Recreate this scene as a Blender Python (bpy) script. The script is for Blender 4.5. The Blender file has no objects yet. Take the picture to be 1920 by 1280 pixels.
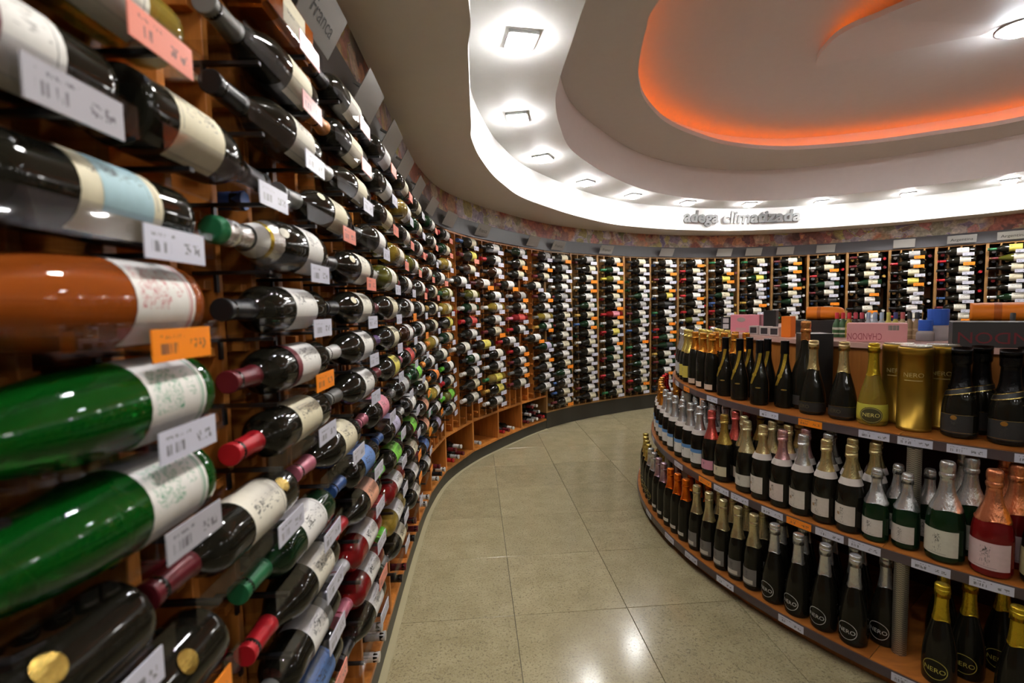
import bpy, bmesh, math, random
import numpy as np
from mathutils import Matrix, Vector

rnd = random.Random(11)
sc = bpy.context.scene
col = sc.collection

# ------------------------------------------------------------------ camera
CAM_H = 1.25
PITCH, ROLL, FPIX = 0.06908, -0.02097, 900.06
cd = bpy.data.cameras.new('camera')
cam = bpy.data.objects.new('camera', cd)
col.objects.link(cam)
cd.sensor_width = 36.0
cd.lens = FPIX / 1920 * 36.0
cd.clip_start = 0.02
cd.clip_end = 60
fw = Vector((0, math.cos(PITCH), -math.sin(PITCH)))
dn = Vector((0, -math.sin(PITCH), -math.cos(PITCH)))
rx = Vector((1, 0, 0))
c_, s_ = math.cos(ROLL), math.sin(ROLL)
cr = rx * c_ - dn * s_
cdn = rx * s_ + dn * c_
cam.matrix_world = Matrix(((cr.x, -cdn.x, -fw.x, 0), (cr.y, -cdn.y, -fw.y, 0), (cr.z, -cdn.z, -fw.z, CAM_H), (0, 0, 0, 1)))
cd.dof.use_dof = True
cd.dof.focus_distance = 2.6
cd.dof.aperture_fstop = 4.0
sc.camera = cam

# ------------------------------------------------------------------ world, exposure
w = bpy.data.worlds.new('world')
sc.world = w
w.use_nodes = True
w.node_tree.nodes['Background'].inputs[0].default_value = (0.55, 0.5, 0.45, 1)
w.node_tree.nodes['Background'].inputs[1].default_value = 0.08
sc.view_settings.view_transform = 'Standard'
sc.view_settings.look = 'None'
sc.view_settings.gamma = 1.0
sc.view_settings.use_curve_mapping = False
sc.view_settings.exposure = 1.12
sc.cycles.max_bounces = 6
sc.cycles.use_light_tree = False
sc.cycles.diffuse_bounces = 3
sc.cycles.glossy_bounces = 3
sc.cycles.transmission_bounces = 4
sc.cycles.transparent_max_bounces = 12
sc.cycles.caustics_reflective = False
sc.cycles.caustics_refractive = False
LAMP_POWER = 66.0        # emission of the square downlights
SPOT_POWER = 12.0         # aimed lamps inside the downlights
COVE_POWER = 3.1         # emission of the orange cove strip

# ------------------------------------------------------------------ materials
class NT:
    def __init__(self, name):
        self.m = bpy.data.materials.new(name)
        self.m.use_nodes = True
        self.t = self.m.node_tree
        self.b = self.t.nodes['Principled BSDF']
        self.out = self.t.nodes['Material Output']
    def n(self, typ, **kw):
        nd = self.t.nodes.new(typ)
        for k, v in kw.items():
            setattr(nd, k, v)
        return nd
    def l(self, a, b):
        self.t.links.new(a, b)
    def val(self, sock, v):
        if isinstance(v, (int, float, tuple, list)):
            sock.default_value = v
        else:
            self.l(v, sock)
    def math(self, op, a, b=0.0, c=0.0):
        nd = self.n('ShaderNodeMath', operation=op)
        self.val(nd.inputs[0], a); self.val(nd.inputs[1], b)
        self.val(nd.inputs[2], c)
        return nd.outputs[0]
    def noise(self, vec, scale, detail=2.0, rough=0.5, dist=0.0):
        nd = self.n('ShaderNodeTexNoise')
        if vec is not None: self.l(vec, nd.inputs['Vector'])
        nd.inputs['Scale'].default_value = scale
        nd.inputs['Detail'].default_value = detail
        nd.inputs['Roughness'].default_value = rough
        nd.inputs['Distortion'].default_value = dist
        return nd.outputs['Fac'], nd.outputs['Color']
    def mapping(self, vec, scale=(1, 1, 1), loc=None, rot=(0, 0, 0)):
        nd = self.n('ShaderNodeMapping')
        self.l(vec, nd.inputs[0])
        nd.inputs['Scale'].default_value = scale
        nd.inputs['Rotation'].default_value = rot
        if loc is not None:
            self.val(nd.inputs['Location'], loc)
        return nd.outputs[0]
    def ramp(self, fac, stops, interp='LINEAR'):
        nd = self.n('ShaderNodeValToRGB')
        cr_ = nd.color_ramp
        cr_.interpolation = interp
        while len(cr_.elements) < len(stops):
            cr_.elements.new(0.5)
        for e, (p, c) in zip(cr_.elements, stops):
            e.position = p
            e.color = (*c, 1) if len(c) == 3 else c
        self.l(fac, nd.inputs[0])
        return nd.outputs[0]
    def mix(self, fac, a, b, blend='MIX'):
        nd = self.n('ShaderNodeMix', data_type='RGBA', blend_type=blend)
        self.val(nd.inputs['Factor'], fac)
        for s, v in ((nd.inputs[6], a), (nd.inputs[7], b)):
            if isinstance(v, tuple): s.default_value = (*v, 1) if len(v) == 3 else v
            else: self.l(v, s)
        return nd.outputs[2]
    def bump(self, h, strength=0.2, dist=0.01):
        nd = self.n('ShaderNodeBump')
        nd.inputs['Strength'].default_value = strength
        nd.inputs['Distance'].default_value = dist
        self.l(h, nd.inputs['Height'])
        self.l(nd.outputs[0], self.b.inputs['Normal'])
    def set(self, base=None, rough=None, metal=None, spec=None, trans=None, coat=None, ior=None, emis=None, estr=None):
        b = self.b
        if base is not None:
            if isinstance(base, tuple): b.inputs['Base Color'].default_value = (*base, 1)
            else: self.l(base, b.inputs['Base Color'])
        for k, v in (('Roughness', rough), ('Metallic', metal), ('Specular IOR Level', spec), ('Transmission Weight', trans), ('Coat Weight', coat), ('IOR', ior)):
            if v is not None: self.val(b.inputs[k], v)
        if emis is not None:
            b.inputs['Emission Color'].default_value = (*emis, 1)
            b.inputs['Emission Strength'].default_value = estr
        return self.m

def simple(name, base, rough=0.5, **k):
    return NT(name).set(base=base, rough=rough, **k)

def tex(m, kind='Object'):
    return m.n('ShaderNodeTexCoord').outputs[kind]

def oi(m):
    return m.n('ShaderNodeObjectInfo')

def wood_mat(name, a, b, rough, stretch=(14, 14, 1.3)):
    m = NT(name)
    o = oi(m)
    v = m.mapping(tex(m), stretch)
    add = m.n('ShaderNodeVectorMath', operation='ADD')
    m.l(v, add.inputs[0])
    mul = m.n('ShaderNodeVectorMath', operation='SCALE')
    mul.inputs[0].default_value = (13.0, 7.0, 23.0)
    m.l(o.outputs['Random'], mul.inputs['Scale'])
    m.l(mul.outputs[0], add.inputs[1])
    f, _ = m.noise(add.outputs[0], 3.0, 5, 0.6, 0.7)
    c = m.ramp(f, [(0.3, a), (0.7, b)])
    hv = m.n('ShaderNodeHueSaturation')
    m.l(c, hv.inputs['Color'])
    m.l(m.math('MULTIPLY_ADD', o.outputs['Random'], 0.5, 0.75), hv.inputs['Value'])
    m.bump(f, 0.08, 0.002)
    return m.set(base=hv.outputs[0], rough=rough)

M = {}
M['wood'] = wood_mat('rack_wood', (0.40, 0.130, 0.020), (0.66, 0.245, 0.046), 0.42)
M['wood_back'] = wood_mat('rack_back_wood', (0.30, 0.095, 0.016), (0.46, 0.165, 0.034), 0.5, (8, 8, 0.8))
M['wood_far'] = wood_mat('rack_wood_far_lighting', (0.30, 0.15, 0.045), (0.46, 0.25, 0.085), 0.42)  # same wood as the near racks, the far wall's different light put into its colour
M['shelf_wood'] = wood_mat('shelf_wood', (0.30, 0.095, 0.018), (0.48, 0.17, 0.035), 0.28, (3, 9, 9))
M['counter_wood'] = wood_mat('counter_wood', (0.30, 0.10, 0.018), (0.40, 0.145, 0.028), 0.35, (20, 20, 1.2))

def paint(name, c, rough=0.6):
    m = NT(name)
    f, _ = m.noise(tex(m), 18, 4, 0.6)
    m.bump(f, 0.03, 0.003)
    return m.set(base=m.ramp(f, [(0.2, tuple(x * 0.96 for x in c)), (0.8, c)]), rough=rough)
M['ceiling'] = paint('ceiling_paint', (0.74, 0.69, 0.65))
M['white_paint'] = paint('white_ring_paint', (0.86, 0.86, 0.85))
M['inner_paint'] = paint('inner_ceiling_paint', (0.68, 0.66, 0.64))
M['step_paint_lit'] = paint('step_paint_lit', (0.88, 0.85, 0.84), 0.4)  # semi-gloss; paler than the inner paint, light on the step put into its colour
M['plinth'] = simple('plinth_laminate', (0.035, 0.033, 0.026), 0.45)
M['far_wall'] = simple('dark_wall_paint', (0.03, 0.02, 0.015), 0.8)
M['band'] = simple('grey_band', (0.085, 0.082, 0.09), 0.4)
M['strip'] = simple('shelf_edge_strip', (0.075, 0.055, 0.058), 0.3)
M['maroon'] = simple('island_core', (0.045, 0.008, 0.008), 0.6)
M['black'] = simple('black_card', (0.012, 0.012, 0.013), 0.4)
M['bracket'] = simple('black_bracket', (0.01, 0.01, 0.01), 0.3)
M['counter_edge'] = simple('counter_laminate', (0.55, 0.33, 0.28), 0.35)
M['frame_grey'] = simple('lamp_trim', (0.35, 0.35, 0.35), 0.5)
M['sign_metal'] = simple('brushed_letter', (0.15, 0.15, 0.15), 0.5)
M['ink'] = simple('print_ink', (0.02, 0.02, 0.02), 0.5)
M['lamp'] = simple('lamp_glow', (1, 1, 1), 0.5, emis=(1.0, 0.985, 0.955), estr=LAMP_POWER)
M['lamp_cool'] = simple('cool_lamp_glow', (1, 1, 1), 0.5, emis=(0.90, 0.96, 1.0), estr=LAMP_POWER * 0.8)
M['cove_led'] = simple('orange_led', (1, 0.3, 0.05), 0.5, emis=(1.0, 0.15, 0.0), estr=COVE_POWER)

# floor tile: speckled polished beige granite
m = NT('granite_tile')
o = oi(m)
tc = m.n('ShaderNodeVectorMath', operation='ADD')
m.l(tex(m), tc.inputs[0])
sc3 = m.n('ShaderNodeVectorMath', operation='SCALE'); sc3.inputs[0].default_value = (31, 17, 5)
m.l(o.outputs['Random'], sc3.inputs['Scale']); m.l(sc3.outputs[0], tc.inputs[1])
f1, _ = m.noise(tc.outputs[0], 9, 6, 0.7)
f2, _ = m.noise(tc.outputs[0], 120, 3, 0.7)
f3, _ = m.noise(tc.outputs[0], 300, 2, 0.6)
base = m.ramp(f1, [(0.3, (0.29, 0.245, 0.135)), (0.7, (0.40, 0.345, 0.205))])
base = m.mix(m.ramp(f2, [(0.52, (0, 0, 0)), (0.66, (0.75, 0.75, 0.75))]), base, (0.13, 0.105, 0.062))
base = m.mix(m.ramp(f3, [(0.56, (0, 0, 0)), (0.7, (0.55, 0.55, 0.55))]), base, (0.50, 0.45, 0.33))
hv = m.n('ShaderNodeHueSaturation'); m.l(base, hv.inputs['Color'])
m.l(m.math('MULTIPLY_ADD', o.outputs['Random'], 0.14, 0.93), hv.inputs['Value'])
M['tile'] = m.set(base=hv.outputs[0], rough=m.math('MULTIPLY_ADD', f2, 0.16, 0.08), spec=0.5)
M['grout'] = simple('grout', (0.10, 0.085, 0.055), 0.8)
M['floor_border'] = simple('floor_border', (0.40, 0.35, 0.21), 0.35)

# mural print (UV: metres along the wall, 0..1 up)
m = NT('mural_print')
uv = tex(m, 'UV')
mv = m.mapping(uv, (1, 0.16, 1))
big, _ = m.noise(mv, 1.7, 2, 0.5)
vor = m.n('ShaderNodeTexVoronoi'); vor.feature = 'SMOOTH_F1'
wn = m.noise(mv, 7, 3, 0.6)[1]
mvd = m.mix(0.12, mv, wn)
m.l(mvd, vor.inputs['Vector']); vor.inputs['Scale'].default_value = 11
vor.inputs['Smoothness'].default_value = 0.25
sepc = m.n('ShaderNodeSeparateColor'); m.l(vor.outputs['Color'], sepc.inputs[0])
fine, _ = m.noise(mv, 26, 4, 0.7)
cA = m.ramp(sepc.outputs[0], [(0.0, (0.05, 0.022, 0.02)), (0.25, (0.28, 0.09, 0.06)), (0.45, (0.10, 0.04, 0.045)), (0.62, (0.38, 0.15, 0.07)), (0.8, (0.24, 0.17, 0.10)), (1.0, (0.42, 0.26, 0.2))])
cB = m.ramp(sepc.outputs[1], [(0.0, (0.11, 0.12, 0.05)), (0.22, (0.42, 0.38, 0.33)), (0.4, (0.14, 0.11, 0.20)), (0.58, (0.40, 0.36, 0.38)), (0.72, (0.34, 0.32, 0.06)), (0.86, (0.16, 0.10, 0.12)), (1.0, (0.44, 0.20, 0.18))])
cm = m.mix(m.ramp(big, [(0.47, (0, 0, 0)), (0.53, (1, 1, 1))]), cA, cB)
cm = m.mix(0.75, cm, m.ramp(fine, [(0.3, (0.6, 0.55, 0.55)), (0.7, (2.5, 2.35, 2.2))]), 'MULTIPLY')
M['mural'] = m.set(base=cm, rough=0.45)

# glass
def glass(name, c, rough=0.022, trans=0.0, coat=0.0):
    g = NT(name)
    g.b.inputs['Coat Roughness'].default_value = 0.16
    g.b.inputs['Coat IOR'].default_value = 1.5
    return g.set(base=c, rough=rough, trans=trans, coat=coat, ior=1.45, spec=0.33)
M['g_dark'] = glass('dark_glass', (0.010, 0.009, 0.006))
M['g_brown'] = glass('brown_glass', (0.030, 0.012, 0.005))
M['g_deepgreen'] = glass('deep_green_glass', (0.006, 0.022, 0.008))
M['g_olive'] = glass('olive_glass', (0.10, 0.10, 0.012), trans=0.25)
M['g_green'] = glass('green_glass', (0.008, 0.20, 0.018), trans=0.75)
M['g_rose'] = glass('rose_wine_glass', (0.62, 0.14, 0.02), trans=0.62)
M['g_red'] = glass('pink_wine_glass', (0.22, 0.010, 0.010), trans=0.3)
M['g_amber'] = glass('amber_glass', (0.45, 0.10, 0.008), trans=0.35)
M['g_gold'] = glass('white_wine_glass', (0.55, 0.38, 0.05), trans=0.65)
M['g_clear'] = NT('clear_plastic').set(base=(0.62, 0.60, 0.62), rough=0.2, trans=0.4, ior=1.4)

# object-coloured materials
m = NT('capsule'); o = oi(m)
f, _ = m.noise(tex(m), 260, 2, 0.5); m.bump(f, 0.08, 0.001)
M['capsule'] = m.set(base=o.outputs['Color'], rough=0.32, metal=0.25, spec=0.5)
m = NT('foil'); o = oi(m)
f, _ = m.noise(m.mapping(tex(m), (1, 1, 0.45)), 150, 3, 0.6); m.bump(f, 0.55, 0.003)
M['foil'] = m.set(base=o.outputs['Color'], rough=0.24, metal=0.85)
m = NT('matte_colour'); o = oi(m)
M['matte'] = m.set(base=o.outputs['Color'], rough=0.5)
m = NT('gold_tin'); o = oi(m)
f, _ = m.noise(m.mapping(tex(m), (1, 1, 0.05)), 60, 2, 0.5)
M['tin'] = m.set(base=(0.36, 0.215, 0.03), rough=m.math('MULTIPLY_ADD', f, 0.15, 0.25), metal=0.85)
m = NT('perforated_steel')
chk = m.n('ShaderNodeTexChecker'); m.l(m.mapping(tex(m, 'UV'), (14, 90, 1)), chk.inputs['Vector']); chk.inputs['Scale'].default_value = 1
M['steel'] = m.set(base=m.mix(chk.outputs['Fac'], (0.42, 0.38, 0.30), (0.20, 0.18, 0.14)), rough=0.35, metal=0.7)

def inbox(m, u, v, u0, u1, v0, v1):
    a = m.math('MULTIPLY', m.math('GREATER_THAN', u, u0), m.math('LESS_THAN', u, u1))
    b = m.math('MULTIPLY', m.math('GREATER_THAN', v, v0), m.math('LESS_THAN', v, v1))
    return m.math('MULTIPLY', a, b)

def label_paper(name, ink, script=False):
    m = NT(name); o = oi(m)
    uv = tex(m, 'UV')
    sp = m.n('ShaderNodeSeparateXYZ'); m.l(uv, sp.inputs[0])
    u, v = sp.outputs[0], sp.outputs[1]
    off = m.n('ShaderNodeCombineXYZ')
    m.l(m.math('MULTIPLY', o.outputs['Random'], 37.0), off.inputs[2])
    add = m.n('ShaderNodeVectorMath', operation='ADD'); m.l(uv, add.inputs[0]); m.l(off.outputs[0], add.inputs[1])
    if script:
        # flowing flourish plus a fine double rule near the foot of the label
        f, _ = m.noise(m.mapping(add.outputs[0], (9, 5, 1)), 1.6, 3, 0.6, 1.4)
        band = m.math('LESS_THAN', m.math('ABSOLUTE', m.math('SUBTRACT', f, 0.5)), 0.022)
        ink1 = m.math('MULTIPLY', band, inbox(m, u, v, 0.30, 0.62, 0.45, 0.92))
        r1 = inbox(m, u, v, 0.0, 1.0, 0.06, 0.085)
        r2 = inbox(m, u, v, 0.0, 1.0, 0.11, 0.12)
        f2, _ = m.noise(m.mapping(add.outputs[0], (60, 22, 1)), 1.0, 1, 0.5)
        t = m.math('MULTIPLY', m.math('GREATER_THAN', f2, 0.56), inbox(m, u, v, 0.38, 0.60, 0.2, 0.36))
        fac = m.math('MAXIMUM', m.math('MAXIMUM', ink1, r1), m.math('MAXIMUM', r2, m.math('MULTIPLY', t, 0.6)))
    else:
        f2, _ = m.noise(m.mapping(add.outputs[0], (46, 9, 1)), 1.0, 1, 0.5)
        lines = m.math('GREATER_THAN', f2, 0.60)
        t = m.math('MULTIPLY', lines, inbox(m, u, v, 0.40, 0.60, 0.12, 0.86))
        f3, _ = m.noise(m.mapping(add.outputs[0], (9, 5, 1)), 1.5, 2, 0.5, 0.6)
        em = m.math('MULTIPLY', m.math('LESS_THAN', m.math('ABSOLUTE', m.math('SUBTRACT', f3, 0.5)), 0.03), inbox(m, u, v, 0.44, 0.56, 0.52, 0.84))
        ru = inbox(m, u, v, 0.28, 0.72, 0.07, 0.085)
        fac = m.math('MAXIMUM', m.math('MULTIPLY', t, 0.55), m.math('MAXIMUM', em, m.math('MULTIPLY', ru, 0.7)))
    fb, _ = m.noise(uv, 5, 4, 0.6)
    shade = m.mix(0.22, o.outputs['Color'], m.ramp(fb, [(0.3, (0.55, 0.52, 0.46)), (0.7, (1, 1, 1))]), 'MULTIPLY')
    return m.set(base=m.mix(fac, shade, ink), rough=0.55)
M['label'] = label_paper('label_paper', (0.05, 0.045, 0.04))
M['label_green'] = label_paper('label_green_script', (0.05, 0.28, 0.14), True)
M['label_red'] = label_paper('label_red_script', (0.45, 0.03, 0.05), True)

m = NT('price_tag_print'); o = oi(m)
uv = tex(m, 'UV'); sp = m.n('ShaderNodeSeparateXYZ'); m.l(uv, sp.inputs[0]); u, v = sp.outputs[0], sp.outputs[1]
off = m.n('ShaderNodeCombineXYZ'); m.l(m.math('MULTIPLY', o.outputs['Random'], 53.0), off.inputs[2])
add = m.n('ShaderNodeVectorMath', operation='ADD'); m.l(uv, add.inputs[0]); m.l(off.outputs[0], add.inputs[1])
fb, _ = m.noise(m.mapping(add.outputs[0], (34, 0.5, 1)), 1.0, 1, 0.5)
bars = m.math('MULTIPLY', m.math('GREATER_THAN', fb, 0.5), inbox(m, u, v, 0.10, 0.40, 0.22, 0.55))
fd, _ = m.noise(m.mapping(add.outputs[0], (20, 6, 1)), 1.0, 1, 0.4)
dig = m.math('MULTIPLY', m.math('GREATER_THAN', fd, 0.5), m.math('MAXIMUM', inbox(m, u, v, 0.62, 0.74, 0.28, 0.62), inbox(m, u, v, 0.78, 0.90, 0.28, 0.62)))
ft, _ = m.noise(m.mapping(add.outputs[0], (40, 6, 1)), 1.0, 1, 0.4)
txt = m.math('MULTIPLY', m.math('GREATER_THAN', ft, 0.54), inbox(m, u, v, 0.10, 0.52, 0.70, 0.80))
fac = m.math('MULTIPLY', m.math('MAXIMUM', m.math('MAXIMUM', bars, dig), txt), 0.75)
M['tag'] = m.set(base=m.mix(fac, o.outputs['Color'], (0.06, 0.055, 0.06)), rough=0.3)

# clear acrylic: mostly see-through, with a mirror-like sheen that grows at grazing view
m = NT('clear_acrylic')
tr = m.n('ShaderNodeBsdfTransparent'); tr.inputs[0].default_value = (0.93, 0.93, 0.95, 1)
gl = m.n('ShaderNodeBsdfGlossy'); gl.inputs['Roughness'].default_value = 0.03
lw = m.n('ShaderNodeFresnel'); lw.inputs['IOR'].default_value = 1.35
mx = m.n('ShaderNodeMixShader'); m.l(m.math('MULTIPLY', lw.outputs[0], 0.14), mx.inputs[0]); m.l(tr.outputs[0], mx.inputs[1]); m.l(gl.outputs[0], mx.inputs[2])
m.l(mx.outputs[0], m.out.inputs[0])
M['acrylic'] = m.m
m = NT('frosted_acrylic')
tr = m.n('ShaderNodeBsdfTransparent'); df = m.n('ShaderNodeBsdfPrincipled')
df.inputs['Base Color'].default_value = (0.5, 0.49, 0.47, 1); df.inputs['Roughness'].default_value = 0.25
mx = m.n('ShaderNodeMixShader'); mx.inputs[0].default_value = 0.72
m.l(tr.outputs[0], mx.inputs[1]); m.l(df.outputs[0], mx.inputs[2]); m.l(mx.outputs[0], m.out.inputs[0])
M['frost'] = m.m

# ------------------------------------------------------------------ mesh helpers
def mk(name, verts, faces, smooth=False, uvs=None, mats=1):
    me = bpy.data.meshes.new(name)
    me.from_pydata([tuple(map(float, v)) for v in verts], [], [tuple(map(int, f)) for f in faces])
    if smooth:
        me.polygons.foreach_set('use_smooth', [True] * len(me.polygons))
    if uvs is not None:
        ul = me.uv_layers.new(name='UVMap')
        arr = np.array([uvs[l.vertex_index] for l in me.loops], dtype=np.float32).ravel()
        ul.data.foreach_set('uv', arr)
    for _ in range(mats):
        me.materials.append(None)
    me.update()
    return me

def obj(name, me, mat, parent=None, mw=None, color=None):
    o_ = bpy.data.objects.new(name, me)
    col.objects.link(o_)
    if mat is not None:
        sl = o_.material_slots[0]
        sl.link = 'OBJECT'
        sl.material = mat
    if parent is not None:
        o_.parent = parent
    if mw is not None:
        o_.matrix_basis = mw
    if color is not None:
        o_.color = (*color, 1)
    return o_

def tagp(o_, label, cat=None, group=None, kind=None):
    if label: o_['label'] = label
    if cat: o_['category'] = cat
    if group: o_['group'] = group
    if kind: o_['kind'] = kind
    return o_

def empty(name, mw):
    e = bpy.data.objects.new(name, None)
    e.empty_display_size = 0.05
    col.objects.link(e)
    e.matrix_basis = mw
    return e

def struct(o_, label):
    o_['kind'] = 'structure'
    o_['label'] = label
    return o_

_box = {}
def box_data(x0, x1, y0, y1, z0, z1):
    v = [(x0, y0, z0), (x1, y0, z0), (x1, y1, z0), (x0, y1, z0), (x0, y0, z1), (x1, y0, z1), (x1, y1, z1), (x0, y1, z1)]
    f = [(0, 3, 2, 1), (4, 5, 6, 7), (0, 1, 5, 4), (1, 2, 6, 5), (2, 3, 7, 6), (3, 0, 4, 7)]
    return v, f

def box(x0, x1, y0, y1, z0, z1, bevel=0.0, name='board'):
    k = tuple(round(q, 4) for q in (x0, x1, y0, y1, z0, z1, bevel))
    if k not in _box:
        v, f = box_data(x0, x1, y0, y1, z0, z1)
        me = mk(name, v, f)
        if bevel > 0:
            bm = bmesh.new(); bm.from_mesh(me)
            bmesh.ops.bevel(bm, geom=bm.edges[:], offset=bevel, segments=1, affect='EDGES')
            bm.to_mesh(me); bm.free()
        _box[k] = me
    return _box[k]

class Acc:
    """collects several solids that make up ONE part"""
    def __init__(self): self.v = []; self.f = []
    def add(self, v, f):
        n = len(self.v); self.v += list(v); self.f += [tuple(i + n for i in q) for q in f]; return self
    def box(self, *a): return self.add(*box_data(*a))
    def mesh(self, name, smooth=False): return mk(name, self.v, self.f, smooth)

def lathe_data(prof, seg=28, a0=0.0, a1=2 * math.pi):
    full = abs(a1 - a0 - 2 * math.pi) < 1e-6
    n = seg if full else seg + 1
    vs = []
    for z, r in prof:
        for i in range(n):
            a = a0 + (a1 - a0) * i / seg
            vs.append((r * math.cos(a), r * math.sin(a), z))
    fs = []
    for j in range(len(prof) - 1):
        for i in range(seg):
            i2 = (i + 1) % n
            fs.append((j * n + i, j * n + i2, (j + 1) * n + i2, (j + 1) * n + i))
    return vs, fs

def smooth_prof(p, k=4):
    out = []
    P = [np.array(q) for q in p]
    for i in range(len(P) - 1):
        p0 = P[max(i - 1, 0)]; p1 = P[i]; p2 = P[i + 1]; p3 = P[min(i + 2, len(P) - 1)]
        for t in np.linspace(0, 1, k, endpoint=False):
            q = .5 * ((2 * p1) + (-p0 + p2) * t + (2 * p0 - 5 * p1 + 4 * p2 - p3) * t * t + (-p0 + 3 * p1 - 3 * p2 + p3) * t ** 3)
            out.append((float(q[0]), max(float(q[1]), 0.0)))
    out.append(tuple(P[-1]))
    return out

def prof_r(prof, z):
    return float(np.interp(z, [p[0] for p in prof], [p[1] for p in prof]))

# text as mesh data -> (verts 2d, faces)
_txt = {}
def text_data(s, size=1.0, offset=0.0):
    k = (s, size, offset)
    if k not in _txt:
        cu = bpy.data.curves.new('txt', 'FONT')
        cu.body = s; cu.size = size; cu.align_x = 'CENTER'; cu.align_y = 'CENTER'; cu.offset = offset
        cu.resolution_u = 3
        ob = bpy.data.objects.new('txt', cu)
        col.objects.link(ob)
        dg = bpy.context.evaluated_depsgraph_get()
        me = bpy.data.meshes.new_from_object(ob.evaluated_get(dg))
        v = np.array([tuple(q.co)[:2] for q in me.vertices])
        f = [tuple(p.vertices) for p in me.polygons]
        bpy.data.objects.remove(ob); bpy.data.curves.remove(cu); bpy.data.meshes.remove(me)
        _txt[k] = (v, f)
    return _txt[k]

# ------------------------------------------------------------------ plan curves (metres)
K = 0.78125
def catmull(P, n=30, closed=False):
    P = np.array(P, float)
    N = len(P); out = []
    for i in range(N if closed else N - 1):
        if closed:
            p0, p1, p2, p3 = P[(i - 1) % N], P[i], P[(i + 1) % N], P[(i + 2) % N]
        else:
            p0, p1, p2, p3 = P[max(i - 1, 0)], P[i], P[i + 1], P[min(i + 2, N - 1)]
        for t in np.linspace(0, 1, n, endpoint=False):
            out.append(.5 * ((2 * p1) + (-p0 + p2) * t + (2 * p0 - 5 * p1 + 4 * p2 - p3) * t * t + (-p0 + 3 * p1 - 3 * p2 + p3) * t ** 3))
    if not closed: out.append(P[-1])
    return np.array(out)

WP = [(-.51, -1.2), (-.52, -.6), (-.535, 0), (-.55, .65), (-.567, 1.155), (-.585, 1.7), (-.613, 2.2), (-.645, 2.7), (-.67, 3.2), (-.68, 3.75), (-.62, 4.35), (-.42, 4.92), (-.10, 5.48), (.3, 6.08), (.72, 6.54), (1.4, 7.02), (2.25, 7.46), (3.1, 7.68), (3.9, 7.7), (4.7, 7.52), (5.45, 7.15), (6.1, 6.68), (6.65, 6.2), (7.1, 5.6), (7.4, 4.9), (7.55, 4.1)]
C = catmull(np.array(WP) * K, 40)
S = np.concatenate([[0], np.cumsum(np.hypot(*np.diff(C, axis=0).T))])
Tn = np.gradient(C, axis=0); Tn /= np.hypot(*Tn.T)[:, None]
Nn = np.stack([Tn[:, 1], -Tn[:, 0]], 1)            # into the room
def wpt(s, d=0.0):
    x = np.interp(s, S, C[:, 0]) + d * np.interp(s, S, Nn[:, 0])
    y = np.interp(s, S, C[:, 1]) + d * np.interp(s, S, Nn[:, 1])
    return np.array([x, y])

def wall_strip(name, s0, s1, d0, d1, z0, z1, mat, n=None):
    """curved solid following the wall between offsets d0<d1, heights z0..z1"""
    n = n or max(4, int((s1 - s0) / 0.08))
    vs, uv, fs = [], [], []
    ss = np.linspace(s0, s1, n + 1)
    for s in ss:
        for d, z in ((d1, z0), (d1, z1), (d0, z1), (d0, z0)):
            p = wpt(s, d); vs.append((p[0], p[1], z)); uv.append((s, (z - z0) / (z1 - z0)))
    for i in range(n):
        for j in range(4):
            fs.append((i * 4 + j, i * 4 + (j + 1) % 4, i * 4 + 4 + (j + 1) % 4, i * 4 + 4 + j))
    fs.append((0, 3, 2, 1)); fs.append((n * 4, n * 4 + 1, n * 4 + 2, n * 4 + 3))
    return obj(name, mk(name, vs, fs, False, uv), mat)

def loop_normals(P):
    T = np.roll(P, -1, 0) - np.roll(P, 1, 0)
    T /= np.hypot(*T.T)[:, None]
    return np.stack([-T[:, 1], T[:, 0]], 1)

def plate_with_hole(name, loop, z, mat, outer=(-3.2, -3.4, 7.6, 7.6)):
    bm = bmesh.new()
    x0, y0, x1, y1 = outer
    ov = [bm.verts.new((x, y, z)) for x, y in ((x0, y0), (x1, y0), (x1, y1), (x0, y1))]
    ed = [bm.edges.new((ov[i], ov[(i + 1) % 4])) for i in range(4)]
    iv = [bm.verts.new((p[0], p[1], z)) for p in loop]
    ed += [bm.edges.new((iv[i], iv[(i + 1) % len(iv)])) for i in range(len(iv))]
    bmesh.ops.triangle_fill(bm, use_beauty=True, use_dissolve=False, edges=ed)
    for f_ in bm.faces:
        f_.normal_update()
        if f_.normal.z > 0: f_.normal_flip()
    me = bpy.data.meshes.new(name); bm.to_mesh(me); bm.free()
    me.materials.append(None)
    return obj(name, me, mat)

def loop_wall(name, loop, z0, z1, mat):
    n = len(loop)
    vs = [(p[0], p[1], z0) for p in loop] + [(p[0], p[1], z1) for p in loop]
    fs = [(i, (i + 1) % n, n + (i + 1) % n, n + i) for i in range(n)]
    return obj(name, mk(name, vs, fs, True), mat)

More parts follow.
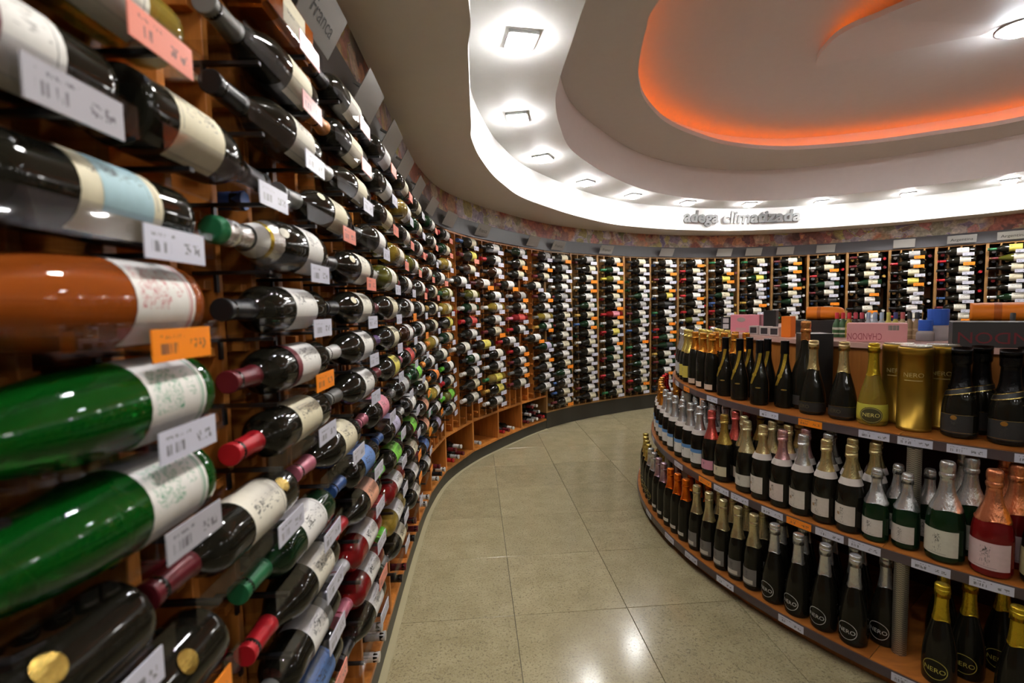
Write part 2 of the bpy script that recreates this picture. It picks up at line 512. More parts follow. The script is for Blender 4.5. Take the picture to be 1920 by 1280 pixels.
# ------------------------------------------------------------------ ceiling
Z_SOF, Z_RING, Z_PAN, Z_LIP, Z_TOP = 2.094, 2.344, 2.665, 2.70, 2.82
fl = [(-.10, 1.38), (-.125, 1.65), (-.165, 2.24), (-.18, 2.46), (-.15, 2.80), (-.05, 3.30), (.195, 3.91), (.906, 4.87), (1.64, 5.375), (2.69, 5.64), (3.94, 5.40), (4.93, 4.66), (5.5, 3.6), (5.6, 2.2), (5.3, .5), (4.5, -1.2), (3.1, -2.3), (1.5, -2.5), (.2, -1.8), (-.16, -.6), (-.12, .5)]
hl = [(.29, 1.79), (.272, 2.10), (.256, 2.36), (.258, 2.63), (.315, 2.98), (.45, 3.45), (.778, 4.01), (1.23, 4.58), (1.82, 5.02), (2.47, 5.23), (3.06, 5.18), (3.90, 4.78), (4.48, 4.26), (4.95, 3.3), (5.0, 2.1), (4.7, .7), (3.9, -.7), (2.7, -1.6), (1.6, -1.65), (.75, -.9), (.42, .2), (.34, 1.1)]
jl = [(.715, 2.36), (.725, 2.59), (.78, 2.93), (.85, 3.18), (.968, 3.45), (1.21, 3.81), (1.53, 4.11), (2.0, 4.42), (2.6, 4.57), (3.23, 4.46), (3.66, 4.26), (4.13, 3.95), (4.4, 3.3), (4.25, 2.4), (3.7, 1.5), (2.9, .9), (2.0, .7), (1.25, 1.1), (.85, 1.75)]
F_, H_, J_ = catmull(fl, 10, True), catmull(hl, 10, True), catmull(jl, 10, True)
def outward(P, d):
    n = loop_normals(P)
    cen = P.mean(0)
    if ((P - cen) * n).sum() < 0: n = -n
    return P + n * d
cz = plate_with_hole('ceiling', F_, Z_SOF, M['ceiling']); struct(cz, 'lower beige soffit curving along the wine wall')
struct(loop_wall('ceiling_fascia', F_, Z_SOF, Z_RING, M['white_paint']), 'bright white curved fascia above the soffit')
struct(plate_with_hole('ceiling_ring', H_, Z_RING, M['white_paint']), 'white ceiling ring holding the square downlights')
struct(loop_wall('ceiling_step', H_, Z_RING, Z_PAN, M['step_paint_lit']), 'grey curved step above the white ring')
struct(plate_with_hole('ceiling_panel', J_, Z_PAN, M['inner_paint']), 'grey inner ceiling panel around the orange cove')
struct(loop_wall('ceiling_cove_lip', J_, Z_PAN, Z_LIP, M['ceiling']), 'thin lip hiding the orange cove light')
JX = outward(J_, 0.16)
vs = [(p[0], p[1], Z_LIP) for p in J_] + [(p[0], p[1], Z_LIP) for p in JX]
n = len(J_)
struct(obj('ceiling_cove_shelf', mk('cove_shelf', vs, [(i, (i + 1) % n, n + (i + 1) % n, n + i) for i in range(n)]), M['white_paint']), 'narrow shelf of the light cove')
struct(loop_wall('ceiling_cove_wall', JX, Z_LIP, Z_TOP, M['white_paint']), 'back wall of the light cove')
vs = [(-3.2, -3.4, Z_TOP), (7.6, -3.4, Z_TOP), (7.6, 7.6, Z_TOP), (-3.2, 7.6, Z_TOP)]
struct(obj('ceiling_top', mk('ceiling_top', vs, [(0, 3, 2, 1)]), M['inner_paint']), 'highest grey ceiling inside the cove')

def tube_along(P, r, z, closed, seg=6):
    vs, fs = [], []
    N = len(P)
    T = (np.roll(P, -1, 0) - np.roll(P, 1, 0)) if closed else np.gradient(P, axis=0)
    T /= np.hypot(*T.T)[:, None]
    for i in range(N):
        nx, ny = T[i, 1], -T[i, 0]
        for k in range(seg):
            a = 2 * math.pi * k / seg
            vs.append((P[i, 0] + nx * r * math.cos(a), P[i, 1] + ny * r * math.cos(a), (z[i] if hasattr(z, '__len__') else z) + r * math.sin(a)))
    for i in range(N if closed else N - 1):
        for k in range(seg):
            fs.append((i * seg + k, i * seg + (k + 1) % seg, ((i + 1) % N) * seg + (k + 1) % seg, ((i + 1) % N) * seg + k))
    return vs, fs
JL = outward(J_, 0.10)
v, f = tube_along(JL[::2], 0.008, Z_LIP + 0.010, True)
led = obj('cove_light_strip', mk('cove_led', v, f, True), M['cove_led'])
tagp(led, 'orange light strip lying in the oval ceiling cove', 'light')

# spiral panel that drops out of the top ceiling
sp = catmull([(2.066, 3.317), (1.981, 3.171), (1.904, 2.967), (1.858, 2.766), (1.897, 2.595), (2.05, 2.40), (2.35, 2.2), (2.8, 2.1), (3.3, 2.2)], 8)
tip_y = 3.33
def spz(y): return Z_TOP - 0.004 - 0.12 * min(1.0, max(0.0, (tip_y - y) / 0.75))
vs, fs = [], []
n = len(sp)
inner = np.array([(3.0, 2.9)])
for p in sp:
    q = p * 0.0 + inner[0]
    for t in (0, 0.35, 0.7, 1.0):
        x, y = p + (q - p) * t
        vs.append((x, y, spz(p[1]) * (1 - t) + (Z_TOP - 0.004) * t))
for i in range(n - 1):
    for k in range(3):
        fs.append((i * 4 + k, i * 4 + k + 1, i * 4 + 5 + k, i * 4 + 4 + k))
b0 = len(vs)
for p in sp: vs.append((p[0], p[1], min(Z_TOP - 0.004, spz(p[1]) + 0.03)))
for i in range(n - 1): fs.append((i * 4, i * 4 + 4, b0 + i + 1, b0 + i))
struct(obj('ceiling_spiral', mk('spiral', vs, fs), M['inner_paint']), 'spiral ceiling panel dropping beside the orange glow')
sd = np.array([(2.75, 2.75)]) - sp; sd /= np.hypot(*sd.T)[:, None]
sp2 = (sp + sd * 0.07)[10:]
v, f = tube_along(sp2, 0.004, [min(Z_TOP - .006, spz(p[1]) + .037) for p in sp[10:]], False)
led2 = obj('cove_light_strip', mk('spiral_led', v, f, True), M['cove_led'])
tagp(led2, 'orange light strip along the edge of the inner spiral panel', 'light')

# square recessed downlights in the white ring
lamps = [(.063, 2.034), (.058, 2.828), (.253, 3.579), (.674, 4.29), (1.227, 4.835), (1.908, 5.209), (2.636, 5.357), (3.405, 5.324), (4.103, 5.021), (4.658, 4.551), (5.2, 3.6), (5.28, 2.3), (5.0, .95), (4.35, -.45), (3.3, -1.55), (2.1, -2.05), (.95, -1.75), (.28, -.85), (.13, .2), (.1, 1.2)]
ordn = ['first', 'second', 'third', 'fourth', 'fifth', 'sixth', 'seventh', 'eighth', 'ninth', 'tenth', 'eleventh', 'twelfth', 'thirteenth', 'fourteenth', 'fifteenth', 'sixteenth', 'seventeenth', 'eighteenth', 'nineteenth', 'twentieth', 'twenty-first', 'twenty-second', 'twenty-third', 'twenty-fourth', 'twenty-fifth', 'twenty-sixth', 'twenty-seventh', 'twenty-eighth', 'twenty-ninth', 'thirtieth', 'thirty-first', 'thirty-second', 'thirty-third', 'thirty-fourth', 'thirty-fifth', 'thirty-sixth', 'thirty-seventh', 'thirty-eighth', 'thirty-ninth', 'fortieth']
a = 0.062
fr = Acc()
for q in ((-a, a, -a, -a + .006), (-a, a, a - .006, a), (-a, -a + .006, -a, a), (a - .006, a, -a, a)):
    fr.box(q[0], q[1], q[2], q[3], -0.012, 0.0)
frame_me = fr.mesh('lamp_frame')
# shallow opal diffuser with sloping sides
d0, d1 = 0.052, 0.043
dv = [(-d0, -d0, 0), (d0, -d0, 0), (d0, d0, 0), (-d0, d0, 0), (-d1, -d1, -.032), (d1, -d1, -.032), (d1, d1, -.032), (-d1, d1, -.032)]
diff_me = mk('lamp_diffuser', dv, [(4, 7, 6, 5), (0, 4, 5, 1), (1, 5, 6, 2), (2, 6, 7, 3), (3, 7, 4, 0)])
for i, (x, y) in enumerate(lamps):
    ang = math.atan2(y - 2.5, x - 2.5)
    e = empty('downlight', Matrix.Translation((x, y, Z_RING - 0.0005)) @ Matrix.Rotation(ang, 4, 'Z'))
    j = (i + 1) % len(lamps)
    tagp(e, 'square white downlight in the ceiling ring, %s along from the wine racks' % ordn[j], 'light', 'square downlights in the white ring')
    obj('frame', frame_me, M['frame_grey'], e)
    obj('diffuser', diff_me, M['lamp'], e)
    # the adjustable bulb of the fitting, turned towards the racks it serves
    ld = bpy.data.lights.new('bulb', 'SPOT')
    ld.energy = SPOT_POWER; ld.spot_size = math.radians(95); ld.spot_blend = 0.9; ld.shadow_soft_size = 0.035
    ld.color = (1.0, 0.96, 0.90)
    lo_ = bpy.data.objects.new('bulb', ld); col.objects.link(lo_)
    dd = np.hypot(C[:, 0] - x, C[:, 1] - y); ii = int(np.argmin(dd))
    tgt = Vector((C[ii, 0], C[ii, 1], 1.0)) if dd[ii] < 1.6 else Vector((x, y, 0))
    lo_.location = (x, y, Z_RING - 0.045)
    lo_.rotation_euler = (tgt - lo_.location).to_track_quat('-Z', 'Y').to_euler()

# round downlight high inside the cove
e = empty('round_downlight', Matrix.Translation((2.95, 2.86, Z_TOP - 0.02)))
tagp(e, 'large round bright downlight inside the orange cove', 'light')
v, f = lathe_data([(0.0, .115), (-.012, .115), (-.012, .10), (0.0, .10)], 32); obj('trim_ring', mk('ring', v, f, True), M['frame_grey'], e)
v, f = lathe_data([(-.050, 0.0), (-.048, .030), (-.040, .062), (-.024, .086), (-.004, .099)], 32); obj('diffuser', mk('dome', v, f, True), M['lamp_cool'], e)

# ------------------------------------------------------------------ walls, floor
S_END = 12.5
S_FAR = 6.06
struct(wall_strip('wall_back', 0.0, S_END, -0.36, -0.315, 0, Z_SOF, M['far_wall']), 'dark curved wall behind the wine racks')
struct(wall_strip('trim_1', 0.0, S_END, -0.31, 0.0, 1.945, Z_SOF, M['mural']), 'printed frieze of grapes, barrels and vines above the racks')
struct(wall_strip('trim_2', 0.0, S_END, -0.31, 0.012, 1.825, 1.945, M['band']), 'plain grey band between racks and printed frieze')
struct(wall_strip('baseboard_left', 0.0, S_FAR, -0.31, -0.008, 0.0, 0.09, M['plinth']), 'dark plinth under the near wine racks')
struct(wall_strip('baseboard_back', S_FAR, S_END, -0.31, -0.004, 0.0, 0.165, M['plinth']), 'taller dark plinth under the far wine racks')
struct(wall_strip('trim_3', 0.0, S_FAR, -0.02, 0.018, -0.004, 0.0015, M['floor_border']), 'pale floor border along the plinth')

YAW, T_, OX, OY = .07654, .37533 * CAM_H, .10437 * CAM_H, 1.49792 * CAM_H
Rm = Matrix.Rotation(YAW, 4, 'Z')
gm = mk('floor', [(-3.2, -3.4, -.004), (7.6, -3.4, -.004), (7.6, 7.6, -.004), (-3.2, 7.6, -.004)], [(0, 1, 2, 3)])
floor = obj('floor', gm, M['grout'])
struct(floor, 'polished beige granite tile floor')
tile_me = box(0.0012, T_ - .0012, 0.0012, T_ - .0012, -.02, 0.0, 0.0008, 'tile')
for i in range(-7, 14):
    for j in range(-10, 12):
        p = Rm @ Vector((OX + i * T_, OY + j * T_, 0))
        # only where floor can be seen from inside the room
        q = Rm @ Vector((OX + (i + .5) * T_, OY + (j + .5) * T_, 0))
        if q.x < -1.0 or q.y > 6.6 or q.y < -2.7 or q.x > 6.2: continue
        obj('tile', tile_me, M['tile'], floor, Matrix.Translation(p) @ Rm)

# ------------------------------------------------------------------ lettering on the fascia
FS = np.concatenate([[0], np.cumsum(np.hypot(*np.diff(np.vstack([F_, F_[:1]]), axis=0).T))])
FX = np.vstack([F_, F_[:1]])
def fpt(s, d):
    x = np.interp(s, FS, FX[:, 0]); y = np.interp(s, FS, FX[:, 1])
    e_ = 0.02
    tx = np.interp(s + e_, FS, FX[:, 0]) - np.interp(s - e_, FS, FX[:, 0]); ty = np.interp(s + e_, FS, FX[:, 1]) - np.interp(s - e_, FS, FX[:, 1])
    L = math.hypot(tx, ty)
    return x + ty / L * d, y - tx / L * d
i0 = int(np.argmin(np.hypot(FX[:, 0] - 2.56, FX[:, 1] - 5.63)))
s_mid = FS[i0]
SIGN_SHIFT = 0.06
sign = empty('wall_sign', Matrix.Translation((0, 0, 0)))
tagp(sign, 'silver raised letters reading adega climatizada on the white fascia', 'sign')
tv, tf = text_data('adega climatizada', 0.20, 0.006)
wid = tv[:, 0].max() - tv[:, 0].min()
scl = 1.40 / wid
# split into letters by overlapping x extent
par = list(range(len(tv)))
def find(a_):
    while par[a_] != a_: par[a_] = par[par[a_]]; a_ = par[a_]
    return a_
for q in tf:
    for k in q[1:]: par[find(k)] = find(q[0])
isl = {}
for q in tf: isl.setdefault(find(q[0]), []).append(q)
ext = sorted([(min(tv[i, 0] for q in fs_ for i in q), max(tv[i, 0] for q in fs_ for i in q), fs_) for fs_ in isl.values()], key=lambda t: t[0])
letters = []
for x0, x1, fs_ in ext:
    if letters and x0 < letters[-1][1] - 0.004: letters[-1][1] = max(x1, letters[-1][1]); letters[-1][2] += fs_
    else: letters.append([x0, x1, list(fs_)])
# fascia runs counter-clockwise or not: choose direction so the text reads from inside
p_a, p_b = fpt(s_mid, 0), fpt(s_mid + .3, 0)
dirn = 1.0 if p_b[0] > p_a[0] else -1.0
for x0, x1, fs_ in letters:
    ids = sorted({i for q in fs_ for i in q}); mp = {i: k for k, i in enumerate(ids)}
    vs = []
    for d in (0.034, 0.018):
        for i in ids:
            xx = tv[i, 0] * scl + (tv[i, 1] * scl) * 0.12
            px, py = fpt(s_mid + dirn * (xx + SIGN_SHIFT), d * 1.0)
            vs.append((px, py, 2.235 + tv[i, 1] * scl * 0.92))
    n = len(ids)
    fs2 = [tuple(mp[i] for i in q) for q in fs_] + [tuple(n + mp[i] for i in reversed(q)) for q in fs_]
    cnt = {}
    for q in fs_:
        for k in range(len(q)):
            e_ = (q[k], q[(k + 1) % len(q)]); cnt[e_] = 1
    for (a_, b_) in list(cnt):
        if (b_, a_) not in cnt: fs2.append((mp[b_], mp[a_], n + mp[a_], n + mp[b_]))
    obj('letter', mk('letter', vs, fs2), M['sign_metal'], sign)

# ------------------------------------------------------------------ bottles
SH = {}
def shape(name, prof, cap, label, foil=None, seg=28, arc=190):
    P = smooth_prof(prof, 3)
    SH[name] = dict(P=P, cap=cap, label=label, foil=foil, h=max(prof[-1][0], (foil or prof)[-1][0]), seg=seg, arc=arc, r=max(p[1] for p in prof))
NECK = lambda z: [(z - .055, .0143), (z - .018, .0138), (z - .016, .0152), (z - .004, .0152), (z, .0130), (z, 0.0)]
shape('bordeaux', [(0.004, 0.0), (0, .029), (.003, .0355), (.012, .0375), (.10, .0376), (.185, .0375), (.203, .0355), (.215, .029), (.226, .0205), (.238, .0155)] + NECK(.302), (.236, .3035), (.055, .150))
shape('burgundy', [(0.004, 0.0), (0, .031), (.003, .0385), (.012, .0405), (.09, .0406), (.14, .0403), (.165, .0375), (.19, .029), (.212, .0205), (.235, .0155)] + NECK(.300), (.232, .3015), (.040, .125))
shape('flute', [(z_, r_ * (1.13 if z_ < .27 else 1.0)) for z_, r_ in [(0.004, 0.0), (0, .029), (.003, .036), (.012, .0385), (.08, .0386), (.13, .038), (.175, .0345), (.215, .0275), (.25, .0200), (.275, .0155)] + NECK(.345)], (.268, .3465), (.022, .105))
shape('champagne', [(0.006, 0.0), (0, .033), (.003, .041), (.012, .0440), (.09, .0442), (.13, .0437), (.155, .0410), (.180, .0335), (.205, .0240), (.232, .0172), (.302, .0150), (.285, .0150), (.290, 0.0)], None, (.030, .100),
      foil=[(.176, .0355), (.180, .0345), (.205, .0252), (.232, .0184), (.258, .0164), (.302, .0178), (.268, .0192), (.274, .0192), (.279, .0172), (.284, .0178), (.300, .0186), (.309, .0172), (.313, .0130), (.314, 0.0)])
shape('champagne_small', [(p * .80, r * .86) for p, r in [(0.006, 0.0), (0, .033), (.003, .041), (.012, .0440), (.09, .0442), (.13, .0437), (.155, .0410), (.180, .0335), (.205, .0240), (.232, .0172), (.302, .0150), (.285, .0150), (.290, 0.0)]], None, (.022, .080),
      foil=[(p * .80, r * .88) for p, r in [(.165, .0405), (.172, .0380), (.190, .0315), (.215, .0225), (.240, .0182), (.258, .0166), (.302, .0180), (.270, .0195), (.279, .0174), (.300, .0188), (.313, .0130), (.314, 0.0)]])
shape('champagne_big', [(0.006, 0.0), (0, .036), (.003, .045), (.014, .0490), (.09, .0492), (.13, .0480), (.160, .0430), (.185, .0345), (.215, .0230), (.24, .0175), (.27, .0155), (.287, .0155), (.292, 0.0)], None, (.024, .105),
      foil=[(.165, .0425), (.172, .0400), (.190, .0335), (.215, .0240), (.240, .0190), (.260, .0175), (.264, .0190), (.270, .0205), (.276, .0205), (.281, .0182), (.286, .0192), (.302, .0200), (.312, .0180), (.316, .0135), (.317, 0.0)])
shape('slim', [(0.006, 0.0), (0, .028), (.003, .034), (.012, .0365), (.09, .0368), (.14, .0355), (.175, .0290), (.205, .0220), (.235, .0168), (.27, .0150), (.287, .0150), (.292, 0.0)], None, (.022, .090),
      foil=[(.180, .0290), (.185, .0275), (.205, .0230), (.235, .0178), (.302, .0164), (.266, .0182), (.274, .0190), (.280, .0172), (.286, .0182), (.302, .0186), (.311, .0160), (.313, 0.0)])
shape('slim_straight', [(0.006, 0.0), (0, .028), (.003, .034), (.012, .0365), (.12, .0368), (.17, .0350), (.205, .0270), (.225, .0205), (.245, .0172), (.285, .0160), (.292, 0.0)], None, (.022, .070),
      foil=[(.205, .0280), (.212, .0250), (.225, .0215), (.245, .0190), (.268, .0180), (.270, .0195), (.276, .0195), (.279, .0182), (.300, .0186), (.308, .0160), (.309, 0.0)])
shape('teardrop', [(0.006, 0.0), (0, .038), (.003, .0455), (.014, .0480), (.05, .0482), (.085, .0455), (.125, .0375), (.160, .0285), (.190, .0212), (.215, .0170), (.25, .0152), (.285, .0150), (.290, 0.0)], None, (.014, .052),
      foil=[(.186, .0232), (.192, .0218), (.215, .0182), (.240, .0168), (.256, .0162), (.302, .0180), (.270, .0196), (.278, .0180), (.286, .0178), (.298, .0180), (.306, .0160), (.308, 0.0)], arc=240)
shape('nero', [(0.006, 0.0), (0, .033), (.003, .040), (.014, .0425), (.07, .0428), (.105, .0405), (.140, .0345), (.175, .0262), (.205, .0195), (.232, .0165), (.302, .0150), (.285, .0150), (.290, 0.0)], None, (.018, .085),
      foil=[(.198, .0222), (.204, .0208), (.232, .0178), (.258, .0164), (.302, .0180), (.270, .0196), (.277, .0178), (.284, .0180), (.300, .0186), (.308, .0165), (.310, 0.0)])
shape('capped', [(0.006, 0.0), (0, .036), (.003, .045), (.014, .0480), (.08, .0482), (.11, .0465), (.140, .0400), (.165, .0320), (.19, .0255), (.22, .0225), (.25, .0215), (.275, .021), (.280, 0.0)], None, (.016, .080),
      foil=[(.168, .0330), (.172, .0318), (.19, .0270), (.22, .0242), (.245, .0232), (.252, .0268), (.302, .0275), (.276, .0275), (.288, .0268), (.292, .0230), (.293, 0.0)])
shape('sash', [(0.006, 0.0), (0, .030), (.003, .037), (.014, .0395), (.08, .0398), (.11, .0380), (.145, .0310), (.180, .0225), (.21, .0175), (.25, .0155), (.285, .0150), (.290, 0.0)], None, (.05, .06),
      foil=[(.238, .0176), (.242, .0172), (.272, .0168), (.292, .0168), (.296, .0150), (.297, 0.0)])
shape('magnum', [(0.006, 0.0), (0, .040), (.003, .050), (.016, .0540), (.10, .0545), (.145, .0520), (.185, .0430), (.22, .0320), (.255, .0230), (.29, .0180), (.33, .0165), (.355, .0165), (.362, 0.0)], None, (.020, .062),
      foil=[(.300, .0190), (.305, .0185), (.330, .0178), (.334, .0198), (.344, .0205), (.350, .0185), (.358, .0195), (.372, .0200), (.382, .0175), (.384, 0.0)], arc=230)

_bm = {}
def body_mesh(s, lo=False):
    k = ('body', s, lo)
    if k not in _bm:
        d = SH[s]
        v, f = lathe_data(d['P'] if not lo else [q for i, q in enumerate(d['P']) if i % 3 == 0] + [d['P'][-1]], d['seg'] if not lo else 10)
        _bm[k] = mk(s + '_body', v, f, True)
    return _bm[k]
def cap_mesh(s, lo=False):
    k = ('cap', s, lo)
    if k not in _bm:
        d = SH[s]; P = d['P']
        z0, z1 = d['cap']
        zs = list(np.linspace(z0, z0 + .028, 4)) + [z1 - .0205, z1 - .0195, z1 - .0005, z1]
        pr = [(z, max(prof_r(P, min(z, z1 - .0045)), .0139) + .0010) for z in zs]
        re_ = pr[-1][1]
        pr += [(z1 + .0006, re_ - .0008), (z1 + .0006, re_ - .0016), (z1 + .0006, 0.0)]
        pr = [(z0, prof_r(P, z0) - .0004)] + pr
        v, f = lathe_data(pr, 20 if not lo else 8)
        _bm[k] = mk(s + '_capsule', v, f, True)
    return _bm[k]
def foil_mesh(s):
    k = ('foil', s)
    if k not in _bm:
        v, f = lathe_data(smooth_prof(SH[s]['foil'], 2), 24)
        # hand-wrapped foil: slightly uneven lower edge
        n = 24
        v = [(x, y, z + (.004 * math.sin(3 * math.atan2(y, x)) if i < n else 0)) for i, (x, y, z) in enumerate(v)]
        _bm[k] = mk(s + '_foil', v, f, True)
    return _bm[k]
def wrap_mesh(s, z0, z1, arc, off=.0007, seg=14, rows=5, rot=0.0, key=None):
    k = ('wrap', s, z0, z1, arc, off, rot)
    if k not in _bm:
        P = SH[s]['P']
        vs, uv, fs = [], [], []
        a = math.radians(arc) / 2; a0 = math.radians(rot)
        for j in range(rows + 1):
            z = z0 + (z1 - z0) * j / rows
            r = prof_r(P, z) + off
            for i in range(seg + 1):
                t = a0 - a + 2 * a * i / seg
                vs.append((r * math.cos(t), r * math.sin(t), z)); uv.append((i / seg, j / rows))
        for j in range(rows):
            for i in range(seg):
                q = j * (seg + 1) + i
                fs.append((q, q + 1, q + seg + 2, q + seg + 1))
        _bm[k] = mk(s + '_label', vs, fs, True, uv)
    return _bm[k]
def band_mesh(s, z0, z1, key, slant=0.0, off=.0012, arc=360):
    """ring band that may run diagonally round the bottle"""
    k = ('band', s, z0, z1, slant, off, arc)
    if k not in _bm:
        P = SH[s]['P'] if not SH[s]['foil'] else SH[s]['P']
        FO = SH[s]['foil']
        seg = 32; vs, fs = [], []
        for i in range(seg + 1):
            t = math.radians(-arc / 2 + arc * i / seg)
            for z in (z0, z1):
                zz = z + slant * math.sin(t)
                r = prof_r(P, zz)
                if FO and zz > FO[0][0]: r = max(r, prof_r(FO, zz))
                r += off
                vs.append((r * math.cos(t), r * math.sin(t), zz))
        for i in range(seg): fs.append((2 * i, 2 * i + 2, 2 * i + 3, 2 * i + 1))
        _bm[k] = mk(s + '_band', vs, fs, True)
    return _bm[k]
def disc_mesh(s, z, rad, off=.0014, sx=1.0, ring=0.0, rot=0.0):
    k = ('disc', s, z, rad, off, sx, ring, rot)
    if k not in _bm:
        P = SH[s]['P']; seg = 28
        vs, fs = [], []
        def wrapv(du, dz):
            zz = z + dz; r = prof_r(P, zz) + off; t = math.radians(rot) + du / prof_r(P, z)
            return (r * math.cos(t), r * math.sin(t), zz)
        if ring:
            for i in range(seg):
                a_ = 2 * math.pi * i / seg
                vs.append(wrapv(rad * sx * math.cos(a_), rad * math.sin(a_)))
                vs.append(wrapv((rad * sx - ring) * math.cos(a_), (rad - ring) * math.sin(a_)))
            for i in range(seg):
                j = (i + 1) % seg
                fs.append((2 * i, 2 * j, 2 * j + 1, 2 * i + 1))
        else:
            vs.append(wrapv(0, 0))
            NR = 5
            for q in range(1, NR + 1):
                for i in range(seg):
                    a_ = 2 * math.pi * i / seg
                    vs.append(wrapv(rad * sx * math.cos(a_) * q / NR, rad * math.sin(a_) * q / NR))
            for i in range(seg): fs.append((0, 1 + i, 1 + (i + 1) % seg))
            for q in range(NR - 1):
                for i in range(seg):
                    j = (i + 1) % seg
                    fs.append((1 + q * seg + i, 1 + (q + 1) * seg + i, 1 + (q + 1) * seg + j, 1 + q * seg + j))
        _bm[k] = mk(s + '_disc', vs, fs, True)
    return _bm[k]
def sash_mesh(s):
    k = ('sash', s)
    if k not in _bm:
        P = SH[s]['P']; vs, fs = [], []
        n = 18
        for i in range(n + 1):
            t = i / n; z = .098 + (.238 - .098) * t; a_ = math.radians(-48 + 62 * t)
            r_ = prof_r(P, z); hw = .0062 / r_
            for q in (-1, 1):
                for d in (.0016,):
                    vs.append(((r_ + d) * math.cos(a_ + q * hw), (r_ + d) * math.sin(a_ + q * hw), z))
        for i in range(n): fs.append((2 * i, 2 * i + 1, 2 * i + 3, 2 * i + 2))
        _bm[k] = mk('sash', vs, fs, True)
    return _bm[k]
def text_wrap(s, txt, size, z, off=.0018, rot=0.0, bold=0.0, flat=False):
    k = ('text', s, txt, size, z, off, rot)
    if k not in _bm:
        P = SH[s]['P']; tv_, tf_ = text_data(txt, size, bold)
        vs = []
        for x, y in tv_:
            zz = z + y; r = prof_r(P, zz) + off; t = math.radians(rot) + x / prof_r(P, z)
            vs.append((r * math.cos(t), r * math.sin(t), zz))
        _bm[k] = mk('lettering', vs, tf_)
    return _bm[k]

def bottle(shp, mw, glassm, top, label=None, name='wine_bottle', labmat='label', lz=None, lo=False, arc=None):
    """glass body is the thing; capsule or foil, label are its parts"""
    d = SH[shp]
    b = obj(name, body_mesh(shp, lo), M[glassm], None, mw)
    if top is not None:
        if d['foil']: obj('foil', foil_mesh(shp), M['foil'], b, None, top)
        else: obj('capsule', cap_mesh(shp, lo), M['capsule'], b, None, top)
    if label is not None:
        z0, z1 = lz or d['label']
        obj('label', wrap_mesh(shp, z0, z1, arc or d['arc'], seg=8 if lo else 14), M[labmat], b, None, label)
    return b

# colours
CAPS = {'black': (.012, .012, .013), 'maroon': (.13, .012, .018), 'red': (.45, .012, .02), 'silver': (.55, .55, .55), 'gold': (.50, .30, .06), 'blue': (.04, .10, .28), 'green': (.02, .16, .06), 'white': (.70, .68, .64), 'orange': (.75, .25, .03), 'grey': (.16, .16, .15), 'pink': (.55, .16, .22), 'purple': (.10, .05, .16), 'yellow': (.60, .48, .05), 'lime': (.12, .55, .03), 'copper': (.55, .22, .06)}
LABS = {'cream': (.66, .60, .42), 'white': (.74, .72, .68), 'ivory': (.70, .66, .55), 'yellow': (.70, .60, .10), 'blue': (.10, .20, .45), 'red': (.55, .05, .04), 'green': (.20, .60, .05), 'orange': (.85, .22, .02), 'grey': (.35, .34, .33), 'pink': (.65, .22, .28), 'lilac': (.40, .36, .50), 'black': (.02, .02, .02), 'salmon': (.75, .36, .22), 'gold': (.55, .38, .10), 'pale-blue': (.33, .50, .55)}
TAGS = {'white': (.60, .60, .70), 'orange': (.95, .27, .015), 'salmon': (.80, .26, .19), 'pink': (.72, .36, .36), 'grey': (.42, .41, .45)}
GN = {'g_dark': 'dark', 'g_brown': 'brown', 'g_deepgreen': 'deep-green', 'g_olive': 'olive', 'g_green': 'bright-green', 'g_rose': 'orange-pink', 'g_red': 'pink-red', 'g_amber': 'amber', 'g_gold': 'pale-gold'}

# ------------------------------------------------------------------ wine racks
LEFT_B = [.64, 1.05, 1.46, 1.87, 2.28, 2.69, 3.10, 3.49, 3.92, 4.32, 4.81, 5.21, 5.61, 6.06]
LEFT_TAG = [1.02, 1.43, 1.832, 2.20, 2.58, 2.97, 3.37, 3.85, 4.285, 4.76, 5.165, 5.573, 6.02]
FAR_B = [6.06, 6.477] + [6.477 + .4 * i for i in range(1, 15)]
TAGZ = lambda k: 1.224 + .0992 * k
Z_TOPR = 1.825
TRAY_L = .30
tray_acc = Acc()
tray_acc.box(-TRAY_L + .02, .02, -.086, -.001, -.003, 0.0)      # floor of the tray
tray_acc.box(-TRAY_L + .02, .02, -.089, -.086, -.003, .026)     # front lip
tray_me = tray_acc.mesh('tray')
arm = Acc(); arm.box(-.004, .004, -.082, .03, -.009, -.0035); arm.box(-.004, .004, -.004, .0, -.035, -.0035)
arm_me = arm.mesh('tray_arm')
tv = [(-.045, -.0912, -.015), (.045, -.0912, -.015), (.045, -.0912, .017), (-.045, -.0912, .017), (-.045, -.0896, -.015), (.045, -.0896, -.015), (.045, -.0896, .017), (-.045, -.0896, .017)]
tag_me = mk('price_tag', tv, [(0, 1, 2, 3), (5, 4, 7, 6), (1, 5, 6, 2), (4, 0, 3, 7), (3, 2, 6, 7), (4, 5, 1, 0)], False, [(0, 0), (1, 0), (1, 1), (0, 1), (0, 0), (0, 0), (0, 0), (0, 0)])
rail_me = box(-.024, .024, .006, .26, -.007, .007, .001, 'rail')

def bay_matrix(s0, s1):
    a_, b_ = wpt(s0), wpt(s1)
    d = b_ - a_; L = math.hypot(*d); tx, ty = d / L
    return Matrix(((tx, -ty, 0, a_[0]), (ty, tx, 0, a_[1]), (0, 0, 1, 0), (0, 0, 0, 1))), L

